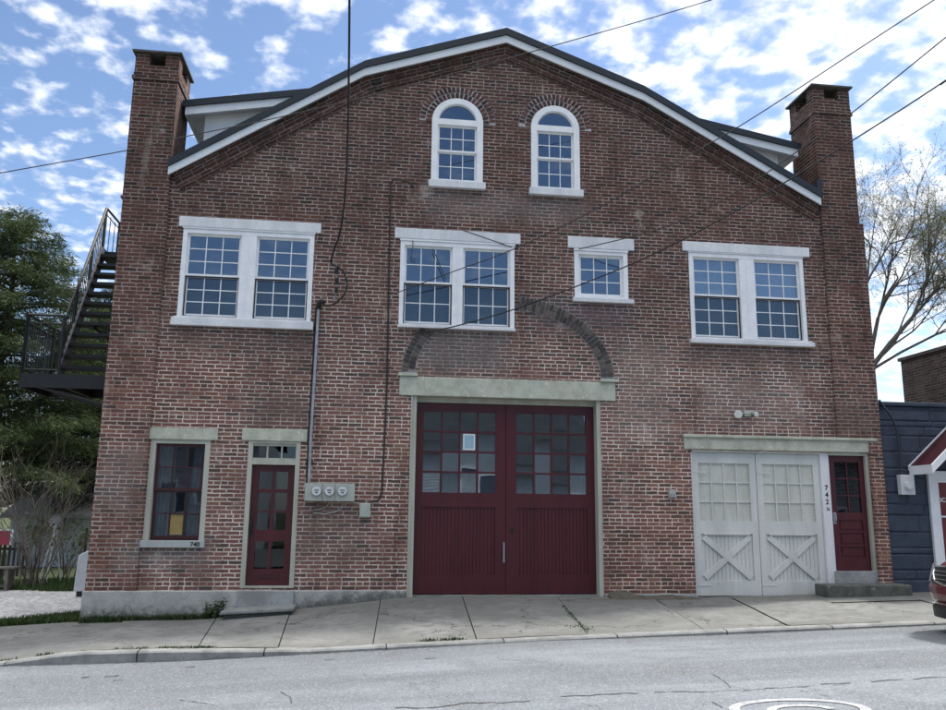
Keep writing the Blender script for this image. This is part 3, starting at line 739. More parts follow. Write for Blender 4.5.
# arched windows
def arc_band(mb, cx, zs, ri, ro, y0, y1, a0=0, a1=math.pi, n=28):
    for k in range(n):
        t0, t1 = a0 + (a1 - a0) * k / n, a0 + (a1 - a0) * (k + 1) / n
        p = [(cx + r * math.cos(t), zs + r * math.sin(t)) for r, t in ((ri, t0), (ro, t0), (ro, t1), (ri, t1))]
        mb.face([(x, y0, z) for x, z in p])
        mb.face([(p[0][0], y0, p[0][1]), (p[3][0], y0, p[3][1]), (p[3][0], y1, p[3][1]), (p[0][0], y1, p[0][1])])
        mb.face([(p[1][0], y0, p[1][1]), (p[1][0], y1, p[1][1]), (p[2][0], y1, p[2][1]), (p[2][0], y0, p[2][1])])
def rowlocks(mb, cx, zs, ax, az, w, a0, a1, y, pitch=.073, keep=None):
    # length along the ellipse
    n = 600; t = a0; acc = 0; step = (a1 - a0) / n; last = None; nxt = pitch / 2
    for k in range(n + 1):
        t = a0 + step * k; p = Vector((ax * math.cos(t), az * math.sin(t)))
        if last is not None: acc += (p - last).length
        last = p
        if acc >= nxt:
            nxt += pitch
            nrm = Vector((math.cos(t) / ax, math.sin(t) / az)).normalized(); tan = Vector((-nrm.y, nrm.x))
            c = Vector((cx, zs)) + p + nrm * w / 2
            if keep and not keep(c): continue
            hw, hl = (pitch - .014) / 2 * R.uniform(.88, 1.04), (w - .012) / 2
            q = [c - tan * hw - nrm * hl, c + tan * hw - nrm * hl * R.uniform(.92, 1.), c + tan * hw + nrm * hl, c - tan * hw + nrm * hl]
            ar = (q[1].x - q[0].x) * (q[2].y - q[0].y) - (q[2].x - q[0].x) * (q[1].y - q[0].y)
            if ar < 0: q.reverse()
            b0 = len(mb.v); yy = y - R.uniform(0, .008)
            mb.v += [Vector((a.x, yy, a.y)) for a in q] + [Vector((a.x, 0, a.y)) for a in q]
            for f in ((0, 1, 2, 3), (1, 0, 4, 5), (2, 1, 5, 6), (3, 2, 6, 7), (0, 3, 7, 4)):
                mb.f.append(tuple(b0 + i for i in f)); mb.mi.append(0); mb.uv.append([(0, 0)] * 4)
for cx, r, z0, zs in AW:
    mb = MB(); w = .10
    arc_band(mb, cx, zs, r - w, r + .012, -.025, .10)
    mb.box(cx - r - .012, cx - r + w, -.025, .10, z0, zs); mb.box(cx + r - w, cx + r + .012, -.025, .10, z0, zs)
    mb.box(cx - r + w, cx + r - w, -.02, .10, zs - .06, zs + .055)
    mb.box(cx - r + w, cx + r - w, -.02, .10, z0, z0 + .045)
    fr = mb.build('window', M['white'], bld)
    # lunette glass
    g = MB(); n = 20; rr = r - w + .01
    pts = [(cx + rr * math.cos(math.pi * k / n), .03, zs + .01 + rr * math.sin(math.pi * k / n)) for k in range(n + 1)]
    g.face(pts); g.build('glass_pane', M['glass'], fr)
    mb = MB(); arc_band(mb, cx, zs, r - w - .018, r - w, .0, .06); mb.build('arch_bead', M['white'], fr)
    zb, zt = z0 + .045, zs - .06; zm = (zb + zt) / 2 + .02
    sash(fr, cx - r + w, cx + r - w, zm, zt, .03, 3, 2, M['white'], M['glass'], .035, .015, .035)
    sash(fr, cx - r + w, cx + r - w, zb, zm + .01, .065, 3, 2, M['white'], M['glass'], .035, .015, .03)
    MB().box(cx - r - .055, cx + r + .06, -.09, .03, z0 - .135, z0).build('sill', M['white_old'], fr, bevel=.008)
    mo = MB(); arc_band(mo, cx, zs, r + .013, r + .25, -.004, 0.0); mo.build('arch_mortar', M['mortar'], fr)
    mb = MB()
    rowlocks(mb, cx, zs, r + .015, r + .015, .115, .0, math.pi, -.012); rowlocks(mb, cx, zs, r + .135, r + .135, .115, .05, math.pi - .05, -.012)
    mb.build('brick_arch', M['rowlock_red'], fr)

# big relieving arch above the garage
ACX, AZS = 2.42, 4.11
keep = lambda c: not (c.x < 2.56 and c.y > 4.88)
for a0_, a1_ in ((.03, math.pi / 2), (math.pi / 2, math.pi - .03)):
    mb = MB()
    rowlocks(mb, ACX, AZS, 1.665, 1.225, .118, a0_, a1_, -.02, .074, keep)
    rowlocks(mb, ACX, AZS, 1.785, 1.345, .118, a0_, a1_, -.02, .074, keep)
    ba = mb.build('relieving_arch', M['rowlock'], bld)
M['mortar_dark'] = paint('sooty_mortar', (.33, .31, .30), (.20, .19, .19), 9, .95)
n = 60
for k0, k1 in ((0, 30), (30, 60)):
    mo = MB()
    for k in range(k0, k1):
        t0, t1 = math.pi * k / n, math.pi * (k + 1) / n
        p = [(ACX + a * math.cos(t), AZS + b * math.sin(t)) for a, b, t in ((1.655, 1.215, t0), (1.91, 1.47, t0), (1.91, 1.47, t1), (1.655, 1.215, t1))]
        if all(keep(Vector(q)) for q in p): mo.face([(x, -.006, z) for x, z in p])
    mo.build('arch_mortar', M['mortar_dark'], ba)

# garage lintel and doors
mb = MB(); mb.box(.49, 4.335, -.035, .24, 3.715, 4.05); gl = mb.build('lintel', M['lintel_green'], bld, bevel=.012)
for a_, b_ in ((.465, .80), (4.055, 4.385)): MB().box(a_, b_, -.075, 0, 4.052, 4.105).build('impost', M['lintel_green'], gl, bevel=.006)
gd0, gd1, gz0, gz1 = .80, 3.99, .385, 3.62
mb = MB(); mb.box(.732, gd0, .01, .30, .3, 3.713); mb.box(gd1, 4.068, .01, .30, .3, 3.713); mb.box(gd0, gd1, .17, .30, gz1 + .01, 3.713)
mb.box(.700, .732, -.012, .02, .33, 3.713)
mb.build('door_frame', M['sage'], bld)
def leaf(x0, x1, z0, z1, y, cols, rows, gx0, gx1, gt, gb, pt, pb, mat, glass, name, panel, mun=.035, th=.05):
    W, H = x1 - x0, z1 - z0; X = lambda f: x0 + W * f; Z = lambda f: z1 - H * f
    mb = MB(); mb.box(x0, X(gx0), y, y + th, z0, z1); mb.box(X(gx1), x1, y, y + th, z0, z1)
    mb.box(X(gx0), X(gx1), y, y + th, Z(gt), z1); mb.box(X(gx0), X(gx1), y, y + th, Z(pt), Z(gb)); mb.box(X(gx0), X(gx1), y, y + th, z0, Z(pb))
    muntins(mb, X(gx0), X(gx1), Z(gb), Z(gt), cols, rows, mun, y + .01, y + th - .01)
    d = mb.build(name, mat, bld)
    panes(d, X(gx0) - .005, X(gx1) + .005, Z(gb) - .005, Z(gt) + .005, y + th * .6, cols, rows, glass, .012)
    if panel == 'bead':
        p = MB(); n = int((X(gx1) - X(gx0)) / .062); bw = (X(gx1) - X(gx0)) / n
        for k in range(n):
            a = X(gx0) + bw * k; p.box(a + .004, a + bw - .004, y + .022, y + th, Z(pb), Z(pt))
        p.box(X(gx0), X(gx1), y + .034, y + th + .003, Z(pb), Z(pt)); p.build('beadboard_panel', M['maroon'], d)
    return d, X, Z
mid = (gd0 + gd1) / 2
la, X, Z = leaf(gd0 + .004, mid - .004, gz0, gz1, .20, 4, 4, .088, .885, .045, .478, .553, .902, M['maroon'], M['glass_old'], 'garage_door', 'bead')
MB().box(mid - .045, mid - .02, .17, .20, Z(.84), Z(.735)).build('handle', M['galv'], la, bevel=.004)
lb, X, Z = leaf(mid + .004, gd1 - .004, gz0, gz1, .20, 4, 4, .115, .912, .045, .478, .553, .902, M['maroon'], M['glass_old'], 'garage_door', 'bead')
MB().box(X(.045), X(.085), .188, .20, Z(.685), Z(.66)).build('lock', M['black'], lb)
# pale notice in the third pane of the second row
nX0, nX1, nZ0, nZ1 = at(463, 454, .2).x, at(475, 454, .2).x, at(469, 450, .2).z, at(469, 434, .2).z
M['notice'] = paint('pale_blue_paper', (.30, .44, .52), (.27, .40, .48), 3, .5)
nt_ = MB().box(nX0 + .02, nX1 - .02, .211, .214, nZ0 + .02, nZ1 - .02).build('notice', M['notice'], la)
mb = MB(); frame4(mb, nX0, nX1, nZ0, nZ1, .02, .02, .02, .02, .209, .215); mb.build('notice_border', M['white'], nt_)
# things dimly standing inside the garage: shelves and boxes, so the panes are not empty
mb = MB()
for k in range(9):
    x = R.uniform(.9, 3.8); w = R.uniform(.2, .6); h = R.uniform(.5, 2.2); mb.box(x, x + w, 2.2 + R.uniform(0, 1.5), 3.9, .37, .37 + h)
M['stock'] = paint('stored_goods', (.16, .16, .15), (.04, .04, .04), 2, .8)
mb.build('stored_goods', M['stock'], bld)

# window 740
x0, x1, z0, z1 = -3.555, -2.60, 1.25, 2.87
mb = MB(); frame4(mb, x0, x1, z0, z1, .085, .085, .0, .06, .0, .14); fr = mb.build('window', M['sage'], bld)
zm = (z0 + z1) / 2 - .02
sash(fr, x0 + .085, x1 - .085, zm, z1 - .06, .07, 3, 2, M['maroon_dark'], M['glass_dim'], .045, .022, .035)
sash(fr, x0 + .085, x1 - .085, z0, zm + .02, .105, 3, 2, M['maroon_dark'], M['glass_dim'], .045, .022, .035, rb=.07)
MB().box(-3.67, -2.49, -.03, .12, 2.872, 3.062).build('lintel', M['lintel_green'], fr, bevel=.01)
sl = MB().box(-3.62, -2.58, -.06, .10, 1.135, 1.248).build('sill', M['grey_trim'], fr, bevel=.006)
pw = (x1 - x0 - .17 - .09) / 3; px0 = x0 + .13 + pw
MB().box(px0 + .015, px0 + pw - .01, .130, .133, z0 + .085, z0 + .085 + .34).build('paper', M['paper'], fr)
mb = MB()   # curtains behind
for s_ in range(2):
    for k in range(9):
        a = x0 + .1 + s_ * .52 + k * .03; y = .2 + .03 * (k % 2); y2 = .2 + .03 * ((k + 1) % 2)
        lean = .0 + .05 * s_
        mb.face([(a, y, z0 + .05), (a + .03, y2, z0 + .05), (a + .03 + lean, y2, z1 - .1), (a + lean, y, z1 - .1)])
mb.build('curtain', M['curtain'], fr)

def text(s, name, parent, x, y, z, size, mat, align='LEFT', ext=.002, rot=0):
    cu = bpy.data.curves.new(name, 'FONT'); cu.body = s; cu.size = size; cu.extrude = ext; cu.align_x = align; cu.offset = size * .02
    o = bpy.data.objects.new(name, cu); C.objects.link(o); bpy.context.view_layer.update()
    me = bpy.data.meshes.new_from_object(o.evaluated_get(bpy.context.evaluated_depsgraph_get())); me.name = name
    C.objects.unlink(o); bpy.data.objects.remove(o)
    ob = bpy.data.objects.new(name, me); C.objects.link(ob); ob.parent = parent; me.materials.clear(); me.materials.append(mat)
    ob.rotation_euler = (rad(90), 0, 0); ob.location = (x, y, z); return ob
text('740', 'house_number', fr, -2.80, -.064, 1.158, .10, M['black'])

# door 740
x0, x1, z0, z1 = -1.99, -1.13, .505, 2.875
mb = MB(); frame4(mb, x0 + .002, x1 - .002, z0, z1, .075, .075, .03, .03, -.01, .13); mb.box(x0 + .077, x1 - .077, -.006, .13, 2.49, 2.56)
for k in (1, 2):
    x = x0 + .077 + (x1 - x0 - .154) * k / 3; mb.box(x - .014, x + .014, .03, .1, 2.56, 2.845)
mb.box(x0 + .077, x1 - .077, .02, .10, 2.56, 2.60); mb.box(x0 + .077, x1 - .077, .02, .10, 2.80, 2.845)
df = mb.build('door_frame', M['sage'], bld); pane(df, x0 + .08, x1 - .08, 2.60, 2.80, .06, M['glass_dim'])
MB().box(-2.10, -1.03, -.03, .10, 2.88, 3.085).build('lintel', M['lintel_green'], df, bevel=.01)
X0, X1, Z0, Z1 = x0 + .08, x1 - .08, .537, 2.487; W, H = X1 - X0, Z1 - Z0
Xf = lambda f: X0 + W * f; Zf = lambda f: Z1 - H * f
mb = MB(); y, th = .07, .045
cuts = [(.055, .205), (.235, .385), (.40, .545), (.64, .865)]
mb.box(X0, Xf(.16), y, y + th, Z0, Z1); mb.box(Xf(.84), X1, y, y + th, Z0, Z1); mb.box(Xf(.47), Xf(.54), y + .003, y + th, Z0, Z1)
prev = 0
for a, b in cuts + [(1, 1)]: mb.box(Xf(.16), Xf(.84), y + .0015, y + th - .001, Zf(a), Zf(prev)); prev = b
dr = mb.build('door', M['maroon'], bld)
for a, b in cuts: pane(dr, Xf(.15), Xf(.85), Zf(b) - .004, Zf(a) + .004, y + .03, M['glass_dim'])
MB().box(Xf(.30), Xf(.74), y - .008, y, Zf(.945), Zf(.905)).build('mail_slot', M['maroon_dark'], dr, bevel=.003)
mb = MB(); mb.box(Xf(.04), Xf(.10), y - .008, y, Zf(.60), Zf(.47)); mb.tube([(Xf(.07), y, Zf(.5)), (Xf(.07), y - .045, Zf(.5)), (Xf(.07), y - .045, Zf(.56)), (Xf(.07), y, Zf(.57))], .01, 8); mb.cyl((Xf(.07), y - .03, Zf(.44)), (0, 1, 0), .018, .03, 10)
mb.build('handle', M['black'], dr)

# grey carriage doors, white post, red corner door
MB().box(5.575, 9.24, -.045, 0, 2.893, 3.10).build('lintel', M['lintel_green'], bld, bevel=.008)
MB().box(5.555, 9.255, -.085, 0, 3.10, 3.155).build('lintel_moulding', M['lintel_green'], bld, bevel=.01)
PX0 = at(826, 452, .1).x; PX1 = at(831, 500, .1).x
GX0, GX1 = 5.70, 8.16
mb = MB(); mb.box(8.17, 8.335, .03, .28, .32, 2.88); mb.box(8.16, 8.17, .05, .2, .32, 2.88)
post = mb.build('door_post', M['white_old'], bld)
mb = MB(); mb.box(GX0, GX0 + .03, .02, .25, .3, 2.88); mb.box(GX0, 8.16, .02, .25, 2.845, 2.892); mb.build('door_frame', M['door_grey'], bld)
for k, ch in enumerate('742'):
    text(ch, 'house_number', post, 8.255, .028, 2.205 - k * .125, .125, M['black'], 'CENTER')
text('\u00bd', 'house_number', post, 8.265, .028, 1.84, .09, M['black'], 'CENTER')
def carriage(x0, x1, z0, z1, y):
    W, H = x1 - x0, z1 - z0; X = lambda f: x0 + W * f; Z = lambda f: z1 - H * f; th = .05
    mb = MB(); sl_, sr = .10, .90
    mb.box(x0, X(sl_), y, y + th, z0, z1); mb.box(X(sr), x1, y, y + th, z0, z1)
    for a, b in ((0, .075), (.485, .575), (.90, 1)): mb.box(X(sl_), X(sr), y, y + th, Z(b), Z(a))
    muntins(mb, X(sl_), X(sr), Z(.485), Z(.075), 4, 3, .026, y + .012, y + th - .01)
    d = mb.build('carriage_door', M['door_grey'], bld)
    pane(d, X(sl_) - .004, X(sr) + .004, Z(.49), Z(.07), y + .033, M['pane_white'])
    p = MB(); n = 13; bw = (X(sr) - X(sl_)) / n
    for k in range(n): p.box(X(sl_) + bw * k + .004, X(sl_) + bw * (k + 1) - .003, y + .026, y + th - .003, Z(.90), Z(.575))
    p.box(X(sl_), X(sr), y + .038, y + th, Z(.90), Z(.575)); p.build('plank_panel', M['door_grey'], d)
    A, B = (X(sl_), Z(.575)), (X(sr), Z(.90)); bar = MB()
    def diag(bar, p, q, w, y0, y1):
        t = Vector((q[0] - p[0], q[1] - p[1])).normalized(); nn = Vector((-t.y, t.x)) * w / 2
        pts = [(p[0] - nn.x, p[1] - nn.y), (q[0] - nn.x, q[1] - nn.y), (q[0] + nn.x, q[1] + nn.y), (p[0] + nn.x, p[1] + nn.y)]
        bar.prism(pts, y0, y1)
    e = .055
    diag(bar, (A[0] + e, A[1] - e), (B[0] - e, B[1] + e), .10, y - .004, y + .03); diag(bar, (A[0] + e, B[1] + e), (B[0] - e, A[1] - e), .10, y - .001, y + .03)
    bar.box(X(sl_) + .06, X(sr) - .06, y - .012, y, Z(.582), Z(.572))
    bar.build('cross_brace', M['door_grey'], d)
    h = MB()
    for zz in (.93, .14): h.box(x0 + .01, x0 + .28, y - .006, y, Z(zz) - .012, Z(zz) + .012)
    h.build('hinge', M['door_grey'], d)
    return d
gm = 6.94
carriage(GX0 + .035, gm - .006, .36, 2.84, .06); carriage(gm + .006, 8.155, .36, 2.84, .06)
# corner door
mb = MB(); mb.box(9.035, 9.095, -.005, .2, .6, 2.88); mb.box(8.335, 9.035, .0, .2, 2.835, 2.88); mb.build('door_frame', M['sage'], bld)
X0, X1, Z0, Z1 = 8.338, 9.033, .785, 2.833; W, H = X1 - X0, Z1 - Z0; y = .06
mb = MB(); mb.box(X0, Xf(.17), y, y + .045, Z0, Z1); mb.box(Xf(.86), X1, y, y + .045, Z0, Z1)
for a, b in ((0, .055), (.50, .565), (.655, .675), (.775, .795), (.885, 1)): mb.box(Xf(.17), Xf(.86), y, y + .045, Zf(b), Zf(a))
for a, b in ((.565, .655), (.675, .775), (.795, .885)):
    mb.box(Xf(.17), Xf(.86), y + .02, y + .04, Zf(b), Zf(a)); mb.box(Xf(.24), Xf(.79), y + .010, y + .02, Zf(b) + .03, Zf(a) - .03)
muntins(mb, Xf(.17), Xf(.86), Zf(.50), Zf(.055), 2, 3, .022, y + .008, y + .04)
d2 = mb.build('door', M['maroon'], bld); pane(d2, Xf(.16), Xf(.87), Zf(.505), Zf(.05), y + .03, M['glass_dim'])
mb = MB(); mb.box(Xf(.035), Xf(.115), y - .012, y, Zf(.60), Zf(.50)); mb.tube([(Xf(.075), y, Zf(.505)), (Xf(.075), y - .05, Zf(.515)), (Xf(.075), y - .05, Zf(.57)), (Xf(.075), y, Zf(.585))], .012, 8)
mb.build('handle', M['galv'], d2)
MB().box(8.30, 9.10, -.02, .28, .55, .783).build('door_sill', M['concrete'], bld, bevel=.006)
MB().box(5.7, 8.3, .06, .3, .1, .345).build('threshold', M['conc_step'], bld)
MB().box(.73, 4.07, .03, .3, .1, .372).build('threshold', M['conc_step'], bld)

# wall plates: small things fixed to the brick
tag(box('wall_vent', M['rust'], None, -3.12, -3.06, -.012, 0, .78, .83, bevel=.003), 'small brass wall tap cover low under the 740 window', 'wall cap')
t = tag(MB().box(5.255, 5.37, -.09, 0, 2.03, 2.17).build('outlet_box', M['meterbox'], None, bevel=.006), 'small grey electrical box on the brick left of the pale carriage doors', 'electrical box')
MB().box(5.27, 5.355, -.098, -.09, 2.045, 2.10).build('cover', M['galv'], t)

# floodlight
fl = thing('security_light', None, 'twin white round security lamps on a grey base above the carriage door lintel', 'light')
c = at(748, 414, 0)
MB().box(c.x - .09, c.x + .04, -.05, 0, c.z - .05, c.z + .05).build('base', M['meterbox'], fl, bevel=.01)
M['lamp_face'] = paint('white_lamp_lens', (.82, .83, .78), (.78, .79, .74), 5, .3)
for px, dx, rr in ((738.5, -.3, .075), (757, .35, .045)):
    q = at(px, 414.5, -.14); o = MB(); a = Vector((dx, -1, -.45)).normalized()
    base = q - a * .12; o.tube([base - a * .02, base + a * .10], rr * .6, 16, r2=rr)
    o.tube([(c.x, -.05, c.z), base], .014, 8)
    h = o.build('lamp_housing', M['meterbox'], fl); MB().cyl(base + a * .10, a, rr * .96, .012, 20).build('lens', M['lamp_face'], h)

# meters
mt_ = thing('electric_meter_bank', None, 'long grey box with three round glass electric meters beside the 740 door', 'meter box')
x0, x1, z0, z1 = -1.02, -.205, 1.90, 2.19
MB().box(x0, x1, -.13, 0, z0, z1).build('cabinet', M['meterbox'], mt_, bevel=.006)
mb = MB()
for x in (-.735, -.525): MB().box(x - .003, x + .003, -.133, -.128, z0 + .01, z1 - .01).build('cover_seam', M['black'], mt_)
M['dial'] = paint('meter_dial', (.62, .64, .62), (.5, .52, .5), 20, .3); M['meterglass'] = glass_mat('meter_glass', (.9, .92, .9), .15)
for px in (316.5, 329.5, 342.5):
    q = at(px, 491, -.14)
    r_ = MB().cyl((q.x, -.13, q.z), (0, -1, 0), .088, .018, 24).build('meter', M['galv'], mt_)
    MB().cyl((q.x, -.148, q.z), (0, -1, 0), .074, .03, 24).build('dial', M['dial'], r_)
    MB().box(q.x - .035, q.x + .035, -.185, -.178, q.z, q.z + .025).build('register', M['door_grey_dark'], r_)
    MB().box(q.x - .022, q.x + .022, -.183, -.178, q.z - .035, q.z - .022).build('label_plate', M['black'], r_)
mb = MB(); P = [at(px, py, -.02) for px, py in ((343, 502), (342, 508), (336, 512), (325, 514), (313, 513))]; mb.tube(P, .008, 6)
P = [at(px, py, -.02) for px, py in ((330, 502), (327, 506), (321, 509), (314, 510))]; mb.tube(P, .007, 6)
mb.build('ground_wire', M['meterbox'], mt_)
cd = thing('service_conduit', None, 'grey steel service pipe with weatherhead running from the upper window down to the meters', 'conduit')
MB().tube([(-.965, -.05, 2.2), (-.97, -.05, 3.0), (-.955, -.05, 4.2), (-.945, -.05, 5.2)], .024, 10).build('pipe', M['galv'], cd)
MB().tube([(-1.01, -.025, 2.2), (-1.015, -.025, 3.0), (-1.0, -.025, 4.2), (-.99, -.025, 5.2)], .012, 8).build('cable', M['cable'], cd)
mb = MB(); mb.tube([(-.945, -.05, 5.18), (-.945, -.06, 5.26), (-.90, -.09, 5.31), (-.84, -.1, 5.28)], .05, 12, r2=.035); mb.build('weatherhead', M['black_iron'], cd, smooth=True)
mb = MB()
for z in (2.55, 3.3, 4.1, 4.85): MB().box(-1.03, -.91, -.055, 0, z, z + .02).build('strap', M['black_iron'], cd)
jb = tag(MB().box(-.115, .065, -.09, 0, 1.64, 1.875).build('junction_box', M['meterbox'], None, bevel=.008), 'small grey junction box at the foot of the black cable', 'junction box')
MB().box(-.10, .05, -.096, -.09, 1.66, 1.86).build('cover', M['meterbox'], jb)
mb = MB(); mb.tube([(.02, -.03, 1.88), (.10, -.03, 1.90), (.20, -.03, 1.93), (.245, -.03, 2.05), (.262, -.03, 2.9), (.275, -.03, 4.0), (.255, -.03, 5.6), (.235, -.03, 7.0), (.225, -.03, 7.58), (.28, -.04, 7.64), (.42, -.05, 7.635), (.56, -.06, 7.6), (.66, -.05, 7.5)], .014, 8)
cb = tag(mb.build('wall_cable', M['cable']), 'black cable running up the brick left of the garage with a hooked top', 'cable')
mb = MB(); P = [at(x, y, -.03) for x, y in ((412, 230), (413, 245), (411, 256), (413, 259), (416, 260))]; mb.tube(P, .006, 5)
mb.tube([at(x, y, -.05) for x, y in ((433, 249), (437, 258), (440, 266), (444, 275), (446, 279))], .008, 5)
mb.tube([at(x, y, -.045) for x, y in ((463.7, 230.5), (480, 236), (500, 243), (512, 247.5))], .008, 5)
tag(mb.build('loose_wire', M['cable']), 'loose black wires dangling across the lintel of the window over the garage', 'wire')

# steps
M['step_dark'] = paint('mossy_step_concrete', (.12, .12, .105), (.06, .062, .052), 4, .9, .008, wear=(.2, .2, .18), wearamt=.6)
st = MB(); st.prism([(-2.13, -.05), (-1.09, -.02), (-1.09, .205), (-2.13, .158)], -.56, -.112)
o = tag(st.build('door_step', M['step_dark'], None, bevel=.012), 'tilted concrete step slab in front of the 740 door', 'step')
sl2 = MB(); sl2.prism([(-2.18, .158), (-1.07, .208), (-1.07, .262), (-2.17, .207)], -.62, -.112); sl2.build('tread', M['kerb'], o, bevel=.012)
MB().box(-2.0, -1.12, -.112, -.056, -.1, .462).build('riser', M['concrete'], o)
mb = MB(); mb.box(7.83, 9.40, -.50, -.09, .1, .585); tag(mb.build('door_step', M['step_dark'], None, bevel=.02), 'mossy concrete step in front of the 742 corner door', 'step')

# ------------------------------------------------------------------ overhead wires
def wire(pts, r, label, mat, name='overhead_wire', group=None):
    P = [at(*p) for p in pts]; Q = []
    P = [P[0] + (P[0] - P[1]).normalized() * 9] + P
    if pts[-1][1] < 0: P = P + [P[-1] + (P[-1] - P[-2]).normalized() * 9]
    for i in range(len(P) - 1):   # Catmull-Rom
        p0, p1, p2, p3 = P[max(0, i - 1)], P[i], P[i + 1], P[min(len(P) - 1, i + 2)]
        for k in range(6):
            t = k / 6; Q.append(.5 * ((2 * p1) + (p2 - p0) * t + (2 * p0 - 5 * p1 + 4 * p2 - p3) * t * t + (3 * p1 - p0 - 3 * p2 + p3) * t ** 3))
    Q.append(P[-1]); mb = MB(); mb.tube(Q, r, 6)
    return tag(mb.build(name, mat), label, 'wire', group)
wire([(946, -8, -5.2), (872, 40, -4.3), (746, 122, -2.9), (662, 170, -2.1), (600, 207, -1.5), (515, 248.5, -.7), (452, 272, -.4), (395, 293.5, -.06)], .009, 'highest of the three thin wires sloping down from the upper right across the gable', M['wire'], group='wires on the right')
wire([(1000, -6, -5.6), (946, 37, -4.9), (849, 115, -3.6), (799, 150, -2.9), (754, 181, -2.3), (700, 212, -1.6), (660, 228.5, -1.1), (620, 239.5, -.6), (579, 249, -.05)], .009, 'middle wire sloping from the upper right and ending on the small square window', M['wire'], group='wires on the right')
wire([(1000, 40, -5.4), (946, 80, -4.7), (853, 140, -3.7), (750, 203, -2.7), (660, 251, -1.8), (590, 281, -1.2), (515, 309, -.6), (452, 327, -.2), (412, 334, -.06)], .011, 'lowest and darkest wire sloping from the right across the arch to the wide window', M['cable'], group='wires on the right')
wire([(-60, 186, -1.5), (0, 173, -1.5), (128, 150, -1.5), (187, 136, -1.5), (275, 118, -1.5), (400, 88, -1.7), (555, 45, -2.0), (640, 21, -2.2), (710, 0, -2.4), (760, -17, -2.5)], .008, 'long thin wire crossing in front of the left chimney and the roof peak', M['wire'])
mb = MB()
sd = thing('service_drop', None, 'thick black service cable hanging down from the sky to the loop left of the garage', 'cable')
def curve(P):
    Q = []
    for i in range(len(P) - 1):
        p0, p1, p2, p3 = P[max(0, i - 1)], P[i], P[i + 1], P[min(len(P) - 1, i + 2)]
        for k in range(6):
            t = k / 6; Q.append(.5 * ((2 * p1) + (p2 - p0) * t + (2 * p0 - 5 * p1 + 4 * p2 - p3) * t * t + (3 * p1 - p0 - 3 * p2 + p3) * t ** 3))
    return Q + [P[-1]]
pts = [(350, -30, -4.6), (349.5, 0, -4.2), (349, 60, -3.3), (348, 120, -2.4), (346.5, 170, -1.7), (344, 205, -1.15), (340, 232, -.75), (334, 250, -.45), (331, 261, -.3), (333, 265, -.28), (338, 267, -.26), (344, 273, -.24), (347, 283, -.22), (345, 293, -.2), (338, 301, -.18), (330, 306, -.14), (324, 305, -.11)]
sdp = [at(*p) for p in pts]; sdp = [sdp[0] + (sdp[0] - sdp[1]).normalized() * 6] + sdp
MB().tube(curve(sdp), .016, 8).build('cable', M['cable'], sd)
pts = [(336.5, 262, -.3), (336.3, 270, -.24), (336.5, 281, -.17), (336, 293, -.10), (334, 300, -.03)]
MB().tube(curve([at(*p) for p in pts]), .010, 8).build('tension_wire', M['galv'], sd)
mb = MB()
for (x, y, Y, r) in ((336.5, 271, -.23, .035), (336.7, 281, -.17, .032), (336.3, 290, -.12, .026)):
    p = at(x, y, Y); MB().tube([p + Vector((0, 0, .05)), p, p - Vector((0, 0, .05))], r, 10).build('insulator', M['black'], sd)


# ------------------------------------------------------------------ fire escape
fe = thing('fire_escape', None, 'black iron fire escape stair climbing the left side of the brick building', 'fire escape')
LX0, LX1, LY0, LY1, LZ = -5.78, -4.36, .25, 1.45, 3.93
mb = MB()
for k in range(12):
    yy = LY0 + (LY1 - LY0) * k / 12; mb.box(LX0, LX1, yy + .012, yy + .088, LZ - .03, LZ)
for (a, b, c, d) in ((LX0, LX1, LY0 - .03, LY0), (LX0, LX1, LY1, LY1 + .03), (LX0 - .03, LX0, LY0, LY1), ((LX0 + LX1) / 2, (LX0 + LX1) / 2 + .05, LY0, LY1)): mb.box(a, b, c, d, LZ - .22, LZ + .01)
mb.build('landing', M['black_iron'], fe)
for y in (LY0 + .02, LY1 - .05):
    mb = MB(); mb.tube([(LX0 + .1, y, LZ - .15), (LX1, y, LZ - .5)], .028, 6); mb.tube([(LX1 - .02, y, LZ - .17), (LX1 - .02, y, LZ - .55)], .03, 6)
    mb.build('bracket', M['black_iron'], fe)
def railing(pts, h, every=.13, name='railing'):
    mb = MB(); 
    for a, b in zip(pts, pts[1:]):
        a, b = Vector(a), Vector(b); L = (b - a).length; n = max(1, int(L / every)); up = Vector((0, 0, h))
        mb.tube([a + up, b + up], .024, 6); mb.tube([a + up * .08, b + up * .08], .016, 6); mb.tube([a + up * .86, b + up * .86], .012, 5)
        for k in range(1, n): 
            p = a.lerp(b, k / n); mb.tube([p + up * .08, p + up * .9], .009, 5)
        for p in (a, b): mb.tube([p - Vector((0, 0, .1)), p + up], .028, 6)
    return mb.build(name, M['black_iron'], fe)
railing([(-5.2, LY0, LZ), (LX0, LY0, LZ), (LX0, LY1, LZ), (-5.62, LY1, LZ)], 1.02, .10)
SX0, SX1 = -5.60, -4.50; S0 = Vector((0, 1.30, LZ)); S1 = Vector((0, 3.05, 6.98)); n = 13
mb = MB()
for sx in (SX0, SX1):
    d = (S1 - S0).normalized(); nn = Vector((0, -d.z, d.y)) * .13
    a0, a1 = Vector((sx, S0.y, S0.z)), Vector((sx, S1.y, S1.z))
    w = Vector((.05, 0, 0))
    for (p, q) in ((a0, a1),):
        c = [p - nn, q - nn, q + nn, p + nn]
        A = [v - w / 2 for v in c]; B = [v + w / 2 for v in c]
        mb.face(A, mi=0); mb.face(B[::-1])
        for i in range(4): mb.face([A[i], B[i], B[(i + 1) % 4], A[(i + 1) % 4]])
mb.build('stringer', M['iron_light'], fe)
tr0 = None
